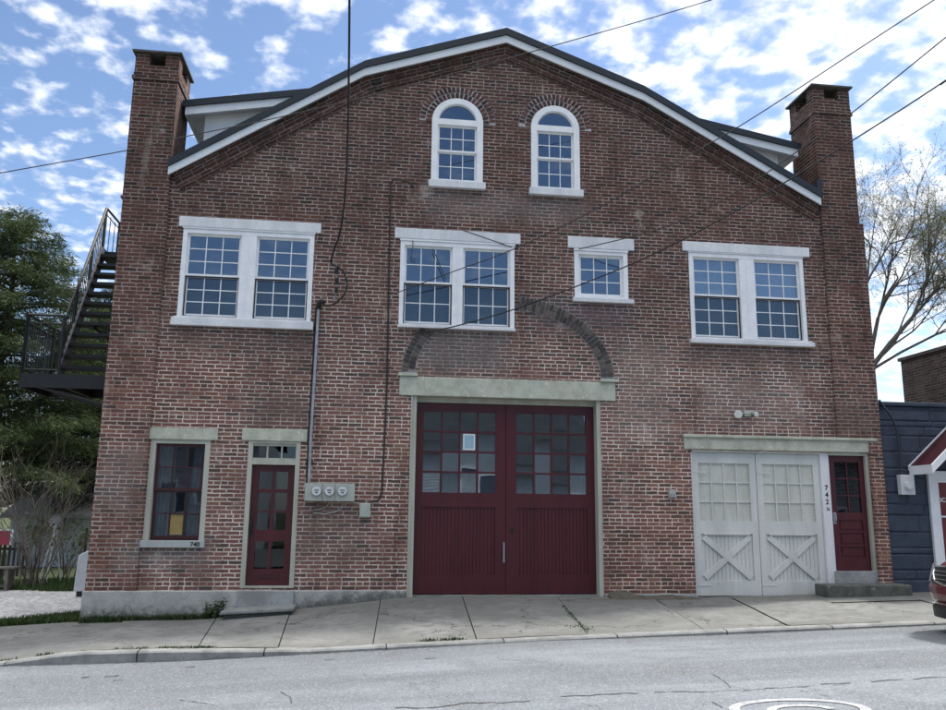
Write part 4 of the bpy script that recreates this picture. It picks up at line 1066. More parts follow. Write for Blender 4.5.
for k in range(n):
    p = S0.lerp(S1, (k + .5) / n)
    if tr0 is None:
        tr0 = MB().box(SX0 + .02, SX1 - .02, -.15, .15, -.06, 0).build('tread', M['black_iron'], fe); tr = tr0
    else:
        tr = tr0.copy(); C.objects.link(tr); tr.parent = fe
    tr.location = (0, p.y, p.z)
mb = MB()
for sx in (SX0 - .02, SX1 + .02):
    a, b = Vector((sx, S0.y, S0.z + .95)), Vector((sx, S1.y, S1.z + .95)); mb.tube([a, b], .024, 6); mb.tube([a - Vector((0, 0, .16)), b - Vector((0, 0, .16))], .011, 5)
    for k in range(0, 22):
        p = a.lerp(b, k / 21); mb.tube([p, p - Vector((0, 0, .88))], .009 if k % 7 else .02, 5)
mb.build('handrail', M['black_iron'], fe)
mb = MB(); mb.box(SX0 - .03, -4.36, 3.05, 4.0, 6.84, 6.98); mb.build('upper_landing', M['black_iron'], fe)
railing([(SX0 - .02, 3.07, 6.98), (SX0 - .02, 3.98, 6.98), (-4.38, 3.98, 6.98)], .95, .3)
mb = MB(); mb.tube([(SX0 + .3, 2.9, 6.85), (-4.36, 2.9, 6.0)], .025, 6); mb.tube([(-4.37, 2.0, 5.25), (SX0, 2.05, 5.2)], .03, 6); mb.tube([(-4.37, 2.0, 4.4), (SX0 + .3, 2.05, 5.15)], .025, 6); mb.build('bracket', M['black_iron'], fe)

# ------------------------------------------------------------------ blue building
bb = thing('blue_building', None, 'low flat roofed building of dark blue painted stone next to the brick building', 'building')
BZ0, BZ1, BXR = .2, 3.78, 16.5
mb = MB(); DX0, DX1, DZ1 = 10.33, 11.35, 2.50
mb.box(9.325, DX0, .03, 9, BZ0 - .4, BZ1); mb.box(DX1, BXR, .03, 9, BZ0 - .4, BZ1); mb.box(DX0, DX1, .03, 9, DZ1, BZ1); mb.box(DX0, DX1, .15, 9, BZ0 - .4, DZ1)
mb.build('wall', M['blue_gap'], bb)
mb = MB(); z = .15
while z < BZ1 - .02:
    h = min(R.choice([.11, .17, .2, .28, .3]), BZ1 - z); x = 9.345 + 0
    while x < BXR:
        w = R.uniform(.35, 1.15)
        segs = [(x, min(x + w, BXR))]
        if z < DZ1 + .1 and segs[0][1] > DX0 - .1 and segs[0][0] < DX1 + .1:
            segs = [(x, min(x + w, DX0 - .1)), (max(x, DX1 + .1), x + w)]
        for a, b in segs:
            if b - a > .05:
                e = R.uniform(.0, .010); g = .003
                y0 = .03 - .006 - e
                # rock-faced block: bulged centre
                X = [a + g, a + g + .03, (a + b) / 2 + R.uniform(-.1, .1) * (b - a), b - g - .03, b - g]; Zs = [z + g, z + g + .025, z + h - g - .025, z + h - g]
                ys = {}
                for i in range(5):
                    for j in range(4): ys[i, j] = .03 - .002 if (i in (0, 4) or j in (0, 3)) else y0 - R.uniform(0, .018)
                for i in range(4):
                    for j in range(3): mb.face([(X[i], ys[i, j], Zs[j]), (X[i + 1], ys[i + 1, j], Zs[j]), (X[i + 1], ys[i + 1, j + 1], Zs[j + 1]), (X[i], ys[i, j + 1], Zs[j + 1])])
        x += w
    z += h
mb.build('stone_facing', M['blue_stone'], bb)
MB().box(9.33, BXR + .03, -.03, .35, BZ1, BZ1 + .07).build('coping', M['blue_stone'], bb, bevel=.008)
mb = MB(); frame4(mb, DX0 - .09, DX1 + .09, .45, DZ1 + .08, .15, .15, .0, .15, -.03, .12); mb.box(DX0 + .06, DX1 - .06, -.02, .1, .45, .70)
bf = mb.build('door_frame', M['white'], bb)
mb = MB(); frame4(mb, DX0 + .06, DX1 - .06, .70, DZ1 - .07, .055, .055, .06, .055, .0, .05); mb.box(DX0 + .11, DX1 - .11, .0, .05, 1.74, 1.77)
bd = mb.build('door', M['white'], bb); MB().box(DX0 + .115, DX1 - .115, .02, .03, .76, DZ1 - .12).build('glass_pane', M['red_glass'], bd)
text('IC', 'door_lettering', bd, DX0 + .14, .017, 2.02, .11, M['white'])
# gabled hood over the door
hx = (DX0 + DX1) / 2; HW = .95; zt = 3.50; ze = 2.66
hd = MB()
for s_ in (-1, 1):
    p = [(hx, zt), (hx + s_ * HW, ze)]
    if s_ < 0: p = p[::-1]
    hd.prism([(p[0][0], p[0][1] - .05), (p[1][0], p[1][1] - .05), p[1], p[0]], -.62, .0)
hood = hd.build('porch_hood', M['maroon_dark'], bb)
hd = MB()
for s_ in (-1, 1):
    p = [(hx, zt + .012), (hx + s_ * (HW + .02), ze - .005)]
    if s_ < 0: p = p[::-1]
    hd.prism([(p[0][0], p[0][1] - .15), (p[1][0], p[1][1] - .15), p[1], p[0]], -.66, -.62)
    hd.prism([(p[0][0], p[0][1] - .075), (p[1][0], p[1][1] - .075), (p[1][0], p[1][1] + .01), (p[0][0], p[0][1] + .01)], -.03, -.005)
    a, b = sorted((hx + s_ * (HW - .03), hx + s_ * (HW + .02))); hd.box(a, b, -.62, -.03, ze - .16, ze + .0)
hd.build('hood_fascia', M['white'], hood)
bm_ = thing('electric_meter', None, 'pale single electric meter with conduit on the dark blue stone wall', 'meter box')
q0, q1 = at(896, 475, 0), at(911.5, 495, 0)
MB().box(q0.x, q1.x, -.12, -.01, q1.z, q0.z).build('cabinet', M['ac_white'], bm_, bevel=.006)
q = at(908, 486, -.12); r_ = MB().cyl((q.x, -.12, q.z), (0, -1, 0), .075, .05, 20).build('meter', M['ac_white'], bm_)
MB().cyl((q.x, -.17, q.z), (0, -1, 0), .055, .012, 20).build('dial', M['dial'], r_)
P = [at(x, y, -.06) for x, y in ((901, 475), (900, 458), (898, 440), (896, 428), (890, 415), (884, 407), (879, 400))]; MB().tube(curve(P), .022, 8).build('conduit', M['blue_gap'], bm_)
# grey building behind
gb = thing('grey_brick_building', None, 'plain weathered grey brick building rising behind the blue one', 'building')
mb = MB(); mb.box(13.0, 22, .2 + 1.0, 4.35, 0, 5.52); mb.build('wall', M['brick_grey'], gb)
MB().box(12.95, 22.05, 1.15, 4.40, 5.52, 5.60).build('coping', M['capmetal'], gb)

# ------------------------------------------------------------------ vegetation
def leafquad(mb, p, d, s, w):
    n = Vector((R.gauss(0, 1), R.gauss(0, 1), R.gauss(0, 1))); sd_ = d.cross(n)
    if sd_.length < 1e-4: return
    sd_ = sd_.normalized() * w / 2; b = len(mb.v); q = p + d * s
    mb.v += [p - sd_ * .4, p + d * (s * .5) - sd_, q, p + d * (s * .5) + sd_]
    mb.f.append((b, b + 1, b + 2, b + 3)); mb.mi.append(0); mb.uv.append([(0, 0)] * 4)
def evergreen(X, Y, z0, H, Rmax, nbr, mat, label, droop=.25, dens=34, low=.08, seed=1, group='evergreens behind the fire escape'):
    global R
    keepR = R; R = random.Random(seed)
    t = thing('evergreen_tree', None, label, 'tree', group)
    tr = MB(); tr.tube([(X + R.uniform(-.1, .1) * k, Y, z0 + H * k / 6) for k in range(7)], .02 * H, 9, r2=.02); 
    cr = MB()
    for k in range(nbr):
        f = low + (1 - low) * (k / nbr) ** .9; z = z0 + H * f; a = k * 2.399 + R.uniform(-.4, .4)
        prof = (1 - f) ** .55 * (.6 + .4 * min(1, f * 3)) 
        L = Rmax * prof * R.uniform(.6, 1.15) + .25
        dirv = Vector((math.cos(a), math.sin(a), R.uniform(.05, .3))); P = [Vector((X, Y, z))]
        st_ = L / 6; v = dirv.copy()
        for _ in range(6):
            P.append(P[-1] + v.normalized() * st_); v += Vector((R.uniform(-.12, .12), R.uniform(-.12, .12), -droop * .35))
        tr.tube(P, .02 + .012 * L, 4, r2=.006, cap=False)
        nl = int(dens * L * 1.45)
        for _ in range(nl):
            u = R.random() ** .7; i = min(5, int(u * 6)); p = P[i].lerp(P[i + 1], u * 6 - i)
            side = Vector((-dirv.y, dirv.x, 0)) * R.gauss(0, .16 * L * (1.1 - u) + .08) 
            c = p + side + Vector((0, 0, R.gauss(-.05, .09)))
            out_ = (side.normalized() * .5 + dirv * .8 + Vector((0, 0, R.uniform(-.9, .15) - droop)))
            for _ in range(5):
                dd = (out_ + Vector((R.gauss(0, .55), R.gauss(0, .55), R.gauss(0, .4)))).normalized()
                leafquad(cr, c + Vector((R.gauss(0, .06), R.gauss(0, .06), R.gauss(0, .05))), dd, R.uniform(.12, .26), R.uniform(.016, .034))
    tr.build('trunk', M['bark'], t); cr.build('crown', mat, t); R = keepR
evergreen(-11.6, 13.0, 0, 11.2, 5.6, 150, M['needles'], 'tall feathery light green evergreen at the left edge of the picture', .20, 40, .22, 11)
evergreen(-9.3, 17.0, 0, 9.9, 4.0, 150, M['needles_dark'], 'dark spiky evergreen between the feathery one and the fire escape', .30, 40, .14, 12)
evergreen(-13.0, 24.0, 0, 10.0, 5.4, 130, M['needles_dark'], 'low broad dark evergreen behind the white shed', .35, 36, .14, 15)
evergreen(-7.9, 21.0, 0, 9.4, 4.0, 140, M['needles'], 'mid green evergreen showing through the treads of the fire escape', .32, 40, .18, 13)
evergreen(-18.5, 20.0, 0, 12, 5, 90, M['needles_dark'], 'dark evergreen farthest to the left beyond the gravel drive', .3, 30, .05, 14)

def branching(t, base, dirv, L, r, depth, tr, tips, spread=.5, up=.12, n=2, seglen=4, gravity=0):
    P = [base]; v = dirv.normalized()
    for _ in range(seglen):
        P.append(P[-1] + v * (L / seglen)); v = (v + Vector((R.gauss(0, .10), R.gauss(0, .10), R.gauss(0, .06) + up * .35))).normalized()
    tr.tube(P, r, 7 if r > .05 else (5 if r > .015 else 3), r2=r * .62, cap=False)
    tips.append((P[-1], v, depth)); 
    if depth == 0: return
    for k in range(n + (1 if R.random() < .45 else 0)):
        i = seglen if k == 0 else R.randint(1, seglen); b = P[i]
        side = Vector((R.gauss(0, 1), R.gauss(0, 1), R.gauss(0, .6))); side = (side - v * side.dot(v)).normalized()
        d = (v + side * spread * R.uniform(.6, 1.35)).normalized()
        branching(t, b, d, L * R.uniform(.62, .86), r * (.62 if k == 0 else .5), depth - 1, tr, tips, spread, up, n, seglen)
keepR = R; R = random.Random(5)
bt = thing('budding_tree', None, 'large bare spring tree with yellow green buds behind the right chimney', 'tree')
tr = MB(); tips = []; B = Vector((13.6, 10.5, .2)); fork = at(868, 372, 10.5)
B = Vector((fork.x - .2, 10.5, .2))
tr.tube([B, B.lerp(fork, .5), fork], .24, 12, r2=.14)
for tgt, r, s_ in (((878, 318), .08, 1), ((866, 285), .07, 1), ((912, 318), .085, 1), ((893, 345), .06, 1), ((935, 335), .05, 1)):
    p = at(tgt[0], tgt[1], 10.5 + R.uniform(-1, 1)); d = (p - fork); tr.tube([fork, fork.lerp(p, .5) + Vector((0, 0, .05)), p], r, 8, r2=r * .75, cap=False)
    for k in range(3):
        dd = (d.normalized() + Vector((R.uniform(-.1, .75), R.uniform(-.6, .6), R.uniform(.0, .6)))).normalized()
        branching(bt, p, dd, R.uniform(1.6, 2.2), r * .60, 5, tr, tips, .62, .08, 3)
tr.build('trunk', M['bark'], bt)
bd_ = MB()
for p, v, dpt in tips:
    if dpt <= 1:
        for _ in range(4 if R.random() < .6 else 1):
            leafquad(bd_, p - v * R.uniform(0, .25) + Vector((R.gauss(0, .03), R.gauss(0, .03), R.gauss(0, .03))), (v + Vector((R.gauss(0, .7), R.gauss(0, .7), R.gauss(0, .7)))).normalized(), R.uniform(.04, .08), .028)
bd_.build('crown', M['bud'], bt)
# bare shrub by the drive
def bare_shrub(X, Y, H, ns, label, seed, leaves=None):
    global R
    R = random.Random(seed); t = thing('bare_shrub', None, label, 'shrub', 'bare shrubs beside the drive'); tr = MB(); tips = []
    for k in range(ns):
        a = R.uniform(0, 6.283); b = Vector((X + R.gauss(0, .14), Y + R.gauss(0, .14), gfar(X, Y)))
        branching(t, b, Vector((math.cos(a) * .42, math.sin(a) * .42, 1)), H * R.uniform(.32, .48), .019, 4, tr, tips, .42, .05, 2, 3)
    tr.build('stem', M['twig'], t)
    if leaves:
        l = MB()
        for p, v, dpt in tips:
            if dpt <= 1 and R.random() < .8: leafquad(l, p, (v + Vector((R.gauss(0, .7), R.gauss(0, .7), R.gauss(0, .7)))).normalized(), R.uniform(.06, .12), .05)
        l.build('foliage', leaves, t)
p = at(30, 566, 6.5); bare_shrub(p.x, 6.7, 2.9, 16, 'large bare grey shrub with many thin stems beside the gravel drive', 21)
p = at(63, 566, 8.5); bare_shrub(p.x, 8.5, 1.7, 9, 'smaller half leafed shrub between the bare shrub and the cream cabinet', 23, M['vine'])
R = keepR

def tufts(name, spots, hmin, hmax, mat, w=.012, label=None):
    mb = MB()
    for (x, y, z) in spots:
        a = R.uniform(0, 6.28); h = R.uniform(hmin, hmax); ln = Vector((math.cos(a), math.sin(a), 0)) * h * R.uniform(.1, .7)
        sd_ = Vector((-math.sin(a), math.cos(a), 0)) * w * R.uniform(.6, 1.4); p = Vector((x, y, z)); b = len(mb.v)
        mb.v += [p - sd_, p + sd_, p + ln * .45 + Vector((0, 0, h * .6)) + sd_ * .7, p + ln + Vector((0, 0, h))]
        mb.f.append((b, b + 1, b + 2, b + 3)); mb.mi.append(0); mb.uv.append([(0, 0)] * 4)
    return mb.build(name, mat)
S = []
for _ in range(9000):   # verge wedge by the building corner
    x = R.uniform(-7.2, -4.42); f = (x + 7.2) / 2.8; y = R.uniform(.02, (.12 + 1.0 * f ** 1.8))
    S.append((x, y, gfar(x, y) + .02))
for _ in range(9000):   # grass in front of shrubs
    x = R.uniform(-11.5, -5.3); y = 5.6 + .35 * math.sin(x * 1.3) + 2.8 * R.random() ** 1.4; S.append((x, y, gfar(x, y)))
tag(tufts('grass', S, .04, .16, M['grass']), 'rough grass on the verge at the corner and along the gravel drive', 'grass', kind='stuff')
S = []
for _ in range(1700):   # weeds along the foundation
    c_ = R.choice([-4.1, -3.95, -3.6, -3.1, -2.9, -2.6]); x = max(-4.34, R.gauss(c_, .18)); y = -.12 - abs(R.gauss(0, .035)); S.append((x, y, sw(x, y) - .01))
for _ in range(900):
    x = R.gauss(-2.15, .11); y = -.13 - abs(R.gauss(0, .06)) ; S.append((min(x, -2.0), y, sw(x, y)))
tag(tufts('weeds', S, .02, .13, M['weed'], .009), 'low dusty weeds growing at the foot of the concrete foundation', 'weeds', kind='stuff')
S = []
def joint(x0, y0, x1, y1, n, sp=.02):
    for _ in range(n):
        t = R.random(); x = x0 + (x1 - x0) * t; y = y0 + (y1 - y0) * t; S.append((x + R.gauss(0, sp), y + R.gauss(0, sp), sw(x, y) - .01))
for a, b, n_ in ((-3.0, -2.6, 160), (-2.5, -1.85, 420), (-2.0, -1.8, 100), (.75, .95, 70), (1.0, 1.3, 130), (-4.4, -4.1, 60), (-3.9, -3.7, 120)): joint(a, KIN + .02, b, KIN + .02, n_, .018)
joint(3.1, -1.0, 2.97, -2.9, 160, .02)
for _ in range(60):
    x = R.gauss(3.0, .08); y = R.gauss(-2.7, .1); S.append((x, y, sw(x, y) - .01))
tag(tufts('moss_tufts', S, .012, .05, M['weed'], .007), 'small grass tufts sprouting from the sidewalk joints and kerb line', 'weeds', kind='stuff')
# leafy weed beside the step
wd = thing('weed_plant', None, 'green leafy weed growing beside the tilted step of the 740 door', 'plant')
mb = MB(); ml = MB()
for k in range(26):
    a = R.uniform(0, 6.28); b = Vector((-2.32 + R.gauss(0, .09), -.2 + R.gauss(0, .04), .03)); h = R.uniform(.12, .34); e = b + Vector((math.cos(a) * h * .45, math.sin(a) * h * .3 - .02, h))
    mb.tube([b, b.lerp(e, .5) + Vector((0, 0, .02)), e], .004, 3)
    for _ in range(9):
        t = R.uniform(.2, 1); p = b.lerp(e, t); leafquad(ml, p, Vector((R.gauss(0, 1), R.gauss(0, 1), R.uniform(-.1, .8))).normalized(), R.uniform(.03, .07), .028)
mb.build('stem', M['weed'], wd); ml.build('foliage', M['weed'], wd)
# soil heap with rubble at the wall foot between the doors
mb = MB(); nx = 26
for i in range(nx):
    for j in range(5):
        def hp(i, j):
            x = 4.12 + i * .06; y = -.03 - j * .055; k_ = max(0, 1 - j / 5)
            h = (.10 * math.exp(-((x - 4.35) / .28) ** 2) + .035 * math.exp(-((x - 5.2) / .3) ** 2) + .02) * k_ + .006 * math.sin(i * 2.1 + j) 
            return (x, y, sw(x, y) - .008 + h)
        mb.face([hp(i, j + 1), hp(i + 1, j + 1), hp(i + 1, j), hp(i, j)])
tag(mb.build('soil_heap', M['soil'], None, smooth=True), 'dirt and crumbled mortar heaped at the wall between the two garage doors', 'dirt', kind='stuff')

# ------------------------------------------------------------------ things by the drive
gp = lambda px, Y: at(px, 550, Y).x
cab = thing('cream_cabinet', None, 'cream metal cabinet with a black hose standing on the gravel against the building', 'cabinet')
x1 = -4.6; x0 = at(75, 572, 4.1).x; zb = gfar(-5.2, 4.3) + .03
zt_ = at(80, 549, 4.3).z
mb = MB(); mb.prism([(x0, zb + .08), (x1, zb + .08), (x1, zt_ + .02), (x0 + .25, zt_), (x0 + .03, zt_ - .12)], 4.1, 4.8); mb.build('body', M['ac_white'], cab, bevel=.02)
mb = MB()
for k in range(4): mb.box(x0 + .25, x0 + .34, 4.085, 4.099, zb + .16 + k * .05, zb + .18 + k * .05)
mb.box(x0 + .05, x1 - .05, 4.14, 4.7, zb - .02, zb + .08); mb.build('vent', M['black'], cab)
mb = MB(); cx_ = x1 - .12; mb.tube(curve([Vector((cx_ + .1, 4.05, zt_ - .22)), Vector((cx_ - .12, 4.0, zt_ - .28)), Vector((cx_ - .15, 4.0, zt_ - .48)), Vector((cx_ + .1, 4.03, zt_ - .6))]), .018, 8); mb.build('hose', M['cable'], cab)
# shed
sh = thing('white_shed', None, 'low white sided shed with a grey shingle roof behind the shrubs', 'shed')
Ysh = 15.0; xa, xb = gp(8, Ysh), gp(96, Ysh); ze_ = at(60, 514, Ysh).z; zr = at(60, 500, Ysh).z
mb = MB(); k = 0; z = -.2
while z < ze_:
    mb.prism([(xa, z), (xb, z), (xb, min(z + .13, ze_)), (xa, min(z + .13, ze_))], Ysh + .0, Ysh + 5); 
    mb.box(xa, xb, Ysh - .02, Ysh, z, z + .02); z += .13
mb.build('wall', M['siding'], sh)
mb = MB()
mb.face([(xa - .2, Ysh - .35, ze_ - .03), (xb + .2, Ysh - .35, ze_ - .03), (xb + .2, Ysh + 2.5, zr + .6), (xa - .2, Ysh + 2.5, zr + .6)])
mb.face([(xa - .2, Ysh + 5.3, ze_ - .03), (xa - .2, Ysh + 2.5, zr + .6), (xb + .2, Ysh + 2.5, zr + .6), (xb + .2, Ysh + 5.3, ze_ - .03)])
mb.box(xa - .2, xb + .2, Ysh - .37, Ysh - .34, ze_ - .14, ze_ - .02)
M['shed_roof'] = paint('weathered_shed_roof', (.30, .31, .31), (.2, .21, .21), 3, .9)
mb.build('roof', M['shed_roof'], sh)
# picket fence
fn = thing('picket_fence', None, 'short dark picket fence under the red board at the left edge', 'fence')
mb = MB(); Yf = 9.6; xa, xb = gp(-30, Yf), gp(27, Yf); zg = gfar(-8, Yf)
x = xa
while x < xb: mb.box(x, x + .055, Yf, Yf + .02, zg + .05, zg + .95 + R.uniform(-.02, .02)); x += .12
mb.build('pickets', M['wood_dark'], fn)
mb = MB(); mb.box(xa, xb, Yf + .02, Yf + .06, zg + .25, zg + .32); mb.box(xa, xb, Yf + .02, Yf + .06, zg + .72, zg + .79); mb.build('rail', M['wood_dark'], fn)
# red board
rb_ = thing('red_board_table', None, 'dark red board with pale edge standing by the fence at the left edge', 'board')
Yr = 8.4; a, b = at(-20, 545, Yr), at(11, 531, Yr)
MB().box(a.x, b.x, Yr, Yr + .05, a.z, b.z).build('panel', M['red_panel'], rb_)
mb = MB(); mb.box(b.x, b.x + .035, Yr - .01, Yr + .06, a.z, b.z + .03); mb.box(a.x, b.x, Yr - .01, Yr + .06, b.z, b.z + .03); mb.build('edge_trim', M['siding'], rb_)
mb = MB(); mb.box(a.x + .1, a.x + .16, Yr + .05, Yr + .1, gfar(-9, Yr), a.z); mb.box(b.x - .16, b.x - .1, Yr + .05, Yr + .1, gfar(-9, Yr), a.z); mb.build('leg', M['wood_dark'], rb_)
# bench
bn = thing('garden_bench', None, 'weathered grey plank bench at the edge of the gravel on the far left', 'bench')
Yb = 5.6; a = at(-14, 569, Yb); b = at(14, 569, Yb); zb = gfar(a.x, Yb)
mb = MB()
for k in range(3): mb.box(a.x, b.x, Yb + k * .14, Yb + k * .14 + .12, a.z, a.z + .035)
mb.build('seat', M['wood_grey'], bn)
for x in (a.x + .12, b.x - .18): MB().box(x, x + .06, Yb + .03, Yb + .37, zb, a.z).build('leg', M['wood_grey'], bn)
mb = MB(); mb.box(a.x + .15, b.x - .15, Yb + .15, Yb + .2, zb + .12, zb + .18); mb.build('stretcher', M['wood_grey'], bn)
# small garden windmill
wm = thing('garden_windmill', None, 'thin grey three legged garden windmill beside the bare shrub', 'garden ornament')
Yw = 8.0; tp = at(56, 524, Yw); zb = gfar(tp.x, Yw); 
for dx, dy in ((-.25, 0), (.22, .1), (.0, -.25)): MB().tube([(tp.x + dx, Yw + dy, zb), (tp.x, Yw, tp.z)], .018, 5).build('leg', M['siding'], wm)
mb = MB(); mb.cyl((tp.x, Yw - .05, tp.z + .05), (0, 1, 0), .05, .04, 14)
for k in range(10):
    a_ = k * math.pi / 5; c_, s_ = math.cos(a_), math.sin(a_); o_ = Vector((tp.x, Yw - .04, tp.z + .05))
    mb.face([o_ + Vector((c_ * .04 - s_ * .012, 0, s_ * .04 + c_ * .012)), o_ + Vector((c_ * .04 + s_ * .012, 0, s_ * .04 - c_ * .012)), o_ + Vector((c_ * .15 + s_ * .03, .01, s_ * .15 - c_ * .03)), o_ + Vector((c_ * .15 - s_ * .03, -.01, s_ * .15 + c_ * .03))])
mb.build('wheel', M['galv'], wm)
# wooden cross post
cp = tag(MB().box(gp(83.6, 9) , gp(85.4, 9), 9, 9.08, gfar(-6, 9), at(85, 528, 9).z).box(gp(80.5, 9), gp(89, 9), 8.98, 9.0, at(85, 534, 9).z - .03, at(85, 534, 9).z).build('clothes_post', M['wood_dark']), 'dark wooden cross shaped post just left of the brick corner', 'post')

# ------------------------------------------------------------------ parked car (faces -x, only its front corner is in the picture)
def carpaint():
    mt, nt = newmat('maroon_car_paint'); out(nt, (.10, .010, .018), .28, spec=.5, Coat_Weight=.8, Coat_Roughness=.04); return mt
M['car'] = carpaint()
def simple(name, col, rough, metallic=0): 
    mt, nt = newmat(name); out(nt, col, rough, metallic=metallic); return mt
M['chrome'] = simple('chrome', (.7, .7, .72), .12, 1); M['rubber'] = paint('rubber', (.02, .02, .02), None, 9, .9); M['rim'] = simple('alloy_rim', (.5, .5, .52), .3, .9)
M['carglass'] = simple('tinted_glass', (.01, .012, .014), .04); M['plastic'] = simple('black_plastic', (.015, .015, .016), .5); M['lampglass'] = simple('lamp_glass', (.30, .32, .31), .3)
M['amber'] = simple('amber_lens', (.6, .2, .03), .2)
car = thing('parked_car', None, 'maroon car parked at the kerb whose front corner shows at the right edge', 'car')
CX, CY = 7.34, -4.46   # nose x, centre line y
zc = rz(9.5, CY)
# body lofted from cross sections along x:  s, half width, z bottom, z shoulder, z top, half width top
secs = [(.00, .36, .40, .58, .66, .30), (.05, .62, .30, .62, .74, .52), (.16, .80, .23, .66, .82, .64), (.38, .89, .20, .70, .90, .70), (.9, .915, .19, .76, .97, .74), (1.28, .92, .19, .80, 1.02, .76),
        (1.30, .92, .19, .80, 1.03, .76), (2.2, .925, .19, .84, 1.03, .78), (3.3, .925, .19, .86, 1.06, .78), (4.2, .90, .22, .88, 1.07, .72), (4.62, .80, .32, .80, 1.0, .60), (4.70, .66, .40, .74, .9, .5)]
def section(s, hw, zb, zs, zt, ht):
    r = [(-hw * .86, zb), (-hw * .98, zb + .10), (-hw, (zb + zs) / 2), (-hw * .985, zs), (-ht - .03, zt - .05), (-ht * .8, zt - .008), (-ht * .4, zt + .014), (0, zt + .018)]
    r = r + [(-a, b) for a, b in reversed(r[:-1])]
    return [Vector((CX + s, CY + a, zc + b)) for a, b in r]
def loft(sections, mat, name, parent, smooth=True, sub=1):
    mb = MB(); n = len(sections[0])
    for sct in sections: mb.v += sct
    for i in range(len(sections) - 1):
        for k in range(n - 1):
            a = i * n + k; mb.f.append((a, a + n, a + n + 1, a + 1)); mb.mi.append(0); mb.uv.append([(0, 0)] * 4)
    for i, rev in ((0, 0), (len(sections) - 1, 1)):
        f = [i * n + k for k in range(n)]; mb.f.append(tuple(f if not rev else f[::-1])); mb.mi.append(0); mb.uv.append([(0, 0)] * n)
    o = mb.build(name, mat, parent, smooth=smooth)
    if sub: sm = o.modifiers.new('s', 'SUBSURF'); sm.levels = 2; sm.render_levels = 2
    return o
body = loft([section(*s) for s in secs], M['car'], 'body', car)
# cabin
cab_s = [(1.25, .70, .98, 1.02, .66), (1.75, .74, .98, 1.30, .58), (2.15, .74, .98, 1.43, .55), (3.0, .74, .98, 1.45, .55), (3.6, .72, 1.0, 1.36, .54), (4.15, .66, 1.02, 1.08, .56)]
def csec(s, hw, zb, zt, ht): 
    r = [(-hw, zb), (-(hw + ht) / 2 - .02, (zb + zt) / 2), (-ht, zt - .03), (-ht * .5, zt), (0, zt + .01), (ht * .5, zt), (ht, zt - .03), ((hw + ht) / 2 + .02, (zb + zt) / 2), (hw, zb)]
    return [Vector((CX + s, CY + a, zc + b)) for a, b in r]
loft([csec(*s) for s in cab_s], M['carglass'], 'cabin_glass', car)
rs = [(s + 0, hw, zt - .02, zt + .02, ht + .02) for s, hw, zb, zt, ht in cab_s[2:5]]
loft([csec(*s) for s in rs], M['car'], 'roof_panel', car)
# bumper
mb = MB()
def bump_sec(z, ins, n=17):
    P = []
    for k in range(n):
        t = -1 + 2 * k / (n - 1); y = t * (.90 - ins * .3); x = .30 * abs(t) ** 4.5 + ins
        P.append(Vector((CX - .07 + x, CY + y, zc + z)))
    return P
rows_ = [bump_sec(z, i) for z, i in ((.14, .22), (.17, .11), (.19, .08), (.30, .06), (.34, .02), (.42, .0), (.50, .0), (.55, .02), (.58, .06))]
for a, b in zip(rows_, rows_[1:]):
    for k in range(len(a) - 1): mb.face([a[k], a[k + 1], b[k + 1], b[k]])
bmp = mb.build('bumper', M['car'], car, smooth=True)
mb = MB()
rows2 = [bump_sec(z, i) for z, i in ((.08, .20), (.12, .03), (.24, .02), (.27, .055))]
for a, b in zip(rows2, rows2[1:]):
    for k in range(len(a) - 1): mb.face([a[k], a[k + 1], b[k + 1], b[k]])
mb.build('air_dam', M['plastic'], car, smooth=True)
# grille, chrome surround
def nose(y, z):   # point of the rounded nose face at sideways offset y and height z
    t = abs(y) / .9; return Vector((CX - .085 + .30 * t ** 4.0 + .40 * max(0, z - .55) ** 1.1 + .02, CY + y, zc + z))
gr_ = MB()
ys_ = rng(-.58, .58, 14)
for a, b in zip(ys_, ys_[1:]):
    for z0_, z1_ in ((.54, .62), (.62, .70), (.70, .75)): gr_.face([nose(b, z0_), nose(a, z0_), nose(a, z1_), nose(b, z1_)])
grl = gr_.build('grille', M['plastic'], car)
mb = MB(); P = [nose(y, z) - Vector((.008, 0, 0)) for y, z in [(-.58, .75), (-.56, .66), (-.48, .58), (-.3, .54), (0, .53), (.3, .54), (.48, .58), (.56, .66), (.58, .75), (.3, .765), (0, .77), (-.3, .765), (-.58, .75)]]
mb.tube(P, .014, 8); mb.build('grille_surround', M['chrome'], grl)
mb = MB()
for z in (.60, .65, .70): mb.tube([nose(y, z) - Vector((.004, 0, 0)) for y in ys_], .007, 5)
mb.build('grille_bar', M['chrome'], grl)
for s_ in (1, -1):
    mb = MB(); N_ = 9
    for i in range(N_ - 1):
        def hp(i, q):
            t = i / (N_ - 1); y = .61 + .25 * t; z = (.555 + .03 * t) + q * (.155 + .05 * t); return nose(s_ * y, z) - Vector((.01, 0, 0))
        for q0, q1 in ((0, .5), (.5, 1)):
            q = [hp(i, q0), hp(i + 1, q0), hp(i + 1, q1), hp(i, q1)]; mb.face(q if s_ < 0 else q[::-1])
    mb.build('headlight', M['lampglass'], car, smooth=True)
def wheel(x, s_):
    y = CY + s_ * .80; c_ = Vector((x, y, zc + .32)); ax = Vector((0, s_, 0))
    w_ = MB(); w_.tube([c_, c_ + ax * .02, c_ + ax * .11, c_ + ax * .13], .32, 28); o = w_.build('wheel', M['rubber'], car)
    r_ = MB(); r_.cyl(c_ + ax * .125, ax, .215, .012, 24)
    for k in range(5):
        a_ = k * 2 * math.pi / 5; r_.tube([c_ + ax * .14, c_ + ax * .14 + Vector((math.cos(a_) * .2, 0, math.sin(a_) * .2))], .028, 6)
    r_.build('rim', M['rim'], o)
for x in (CX + .95, CX + 3.65):
    for s_ in (1, -1): wheel(x, s_)

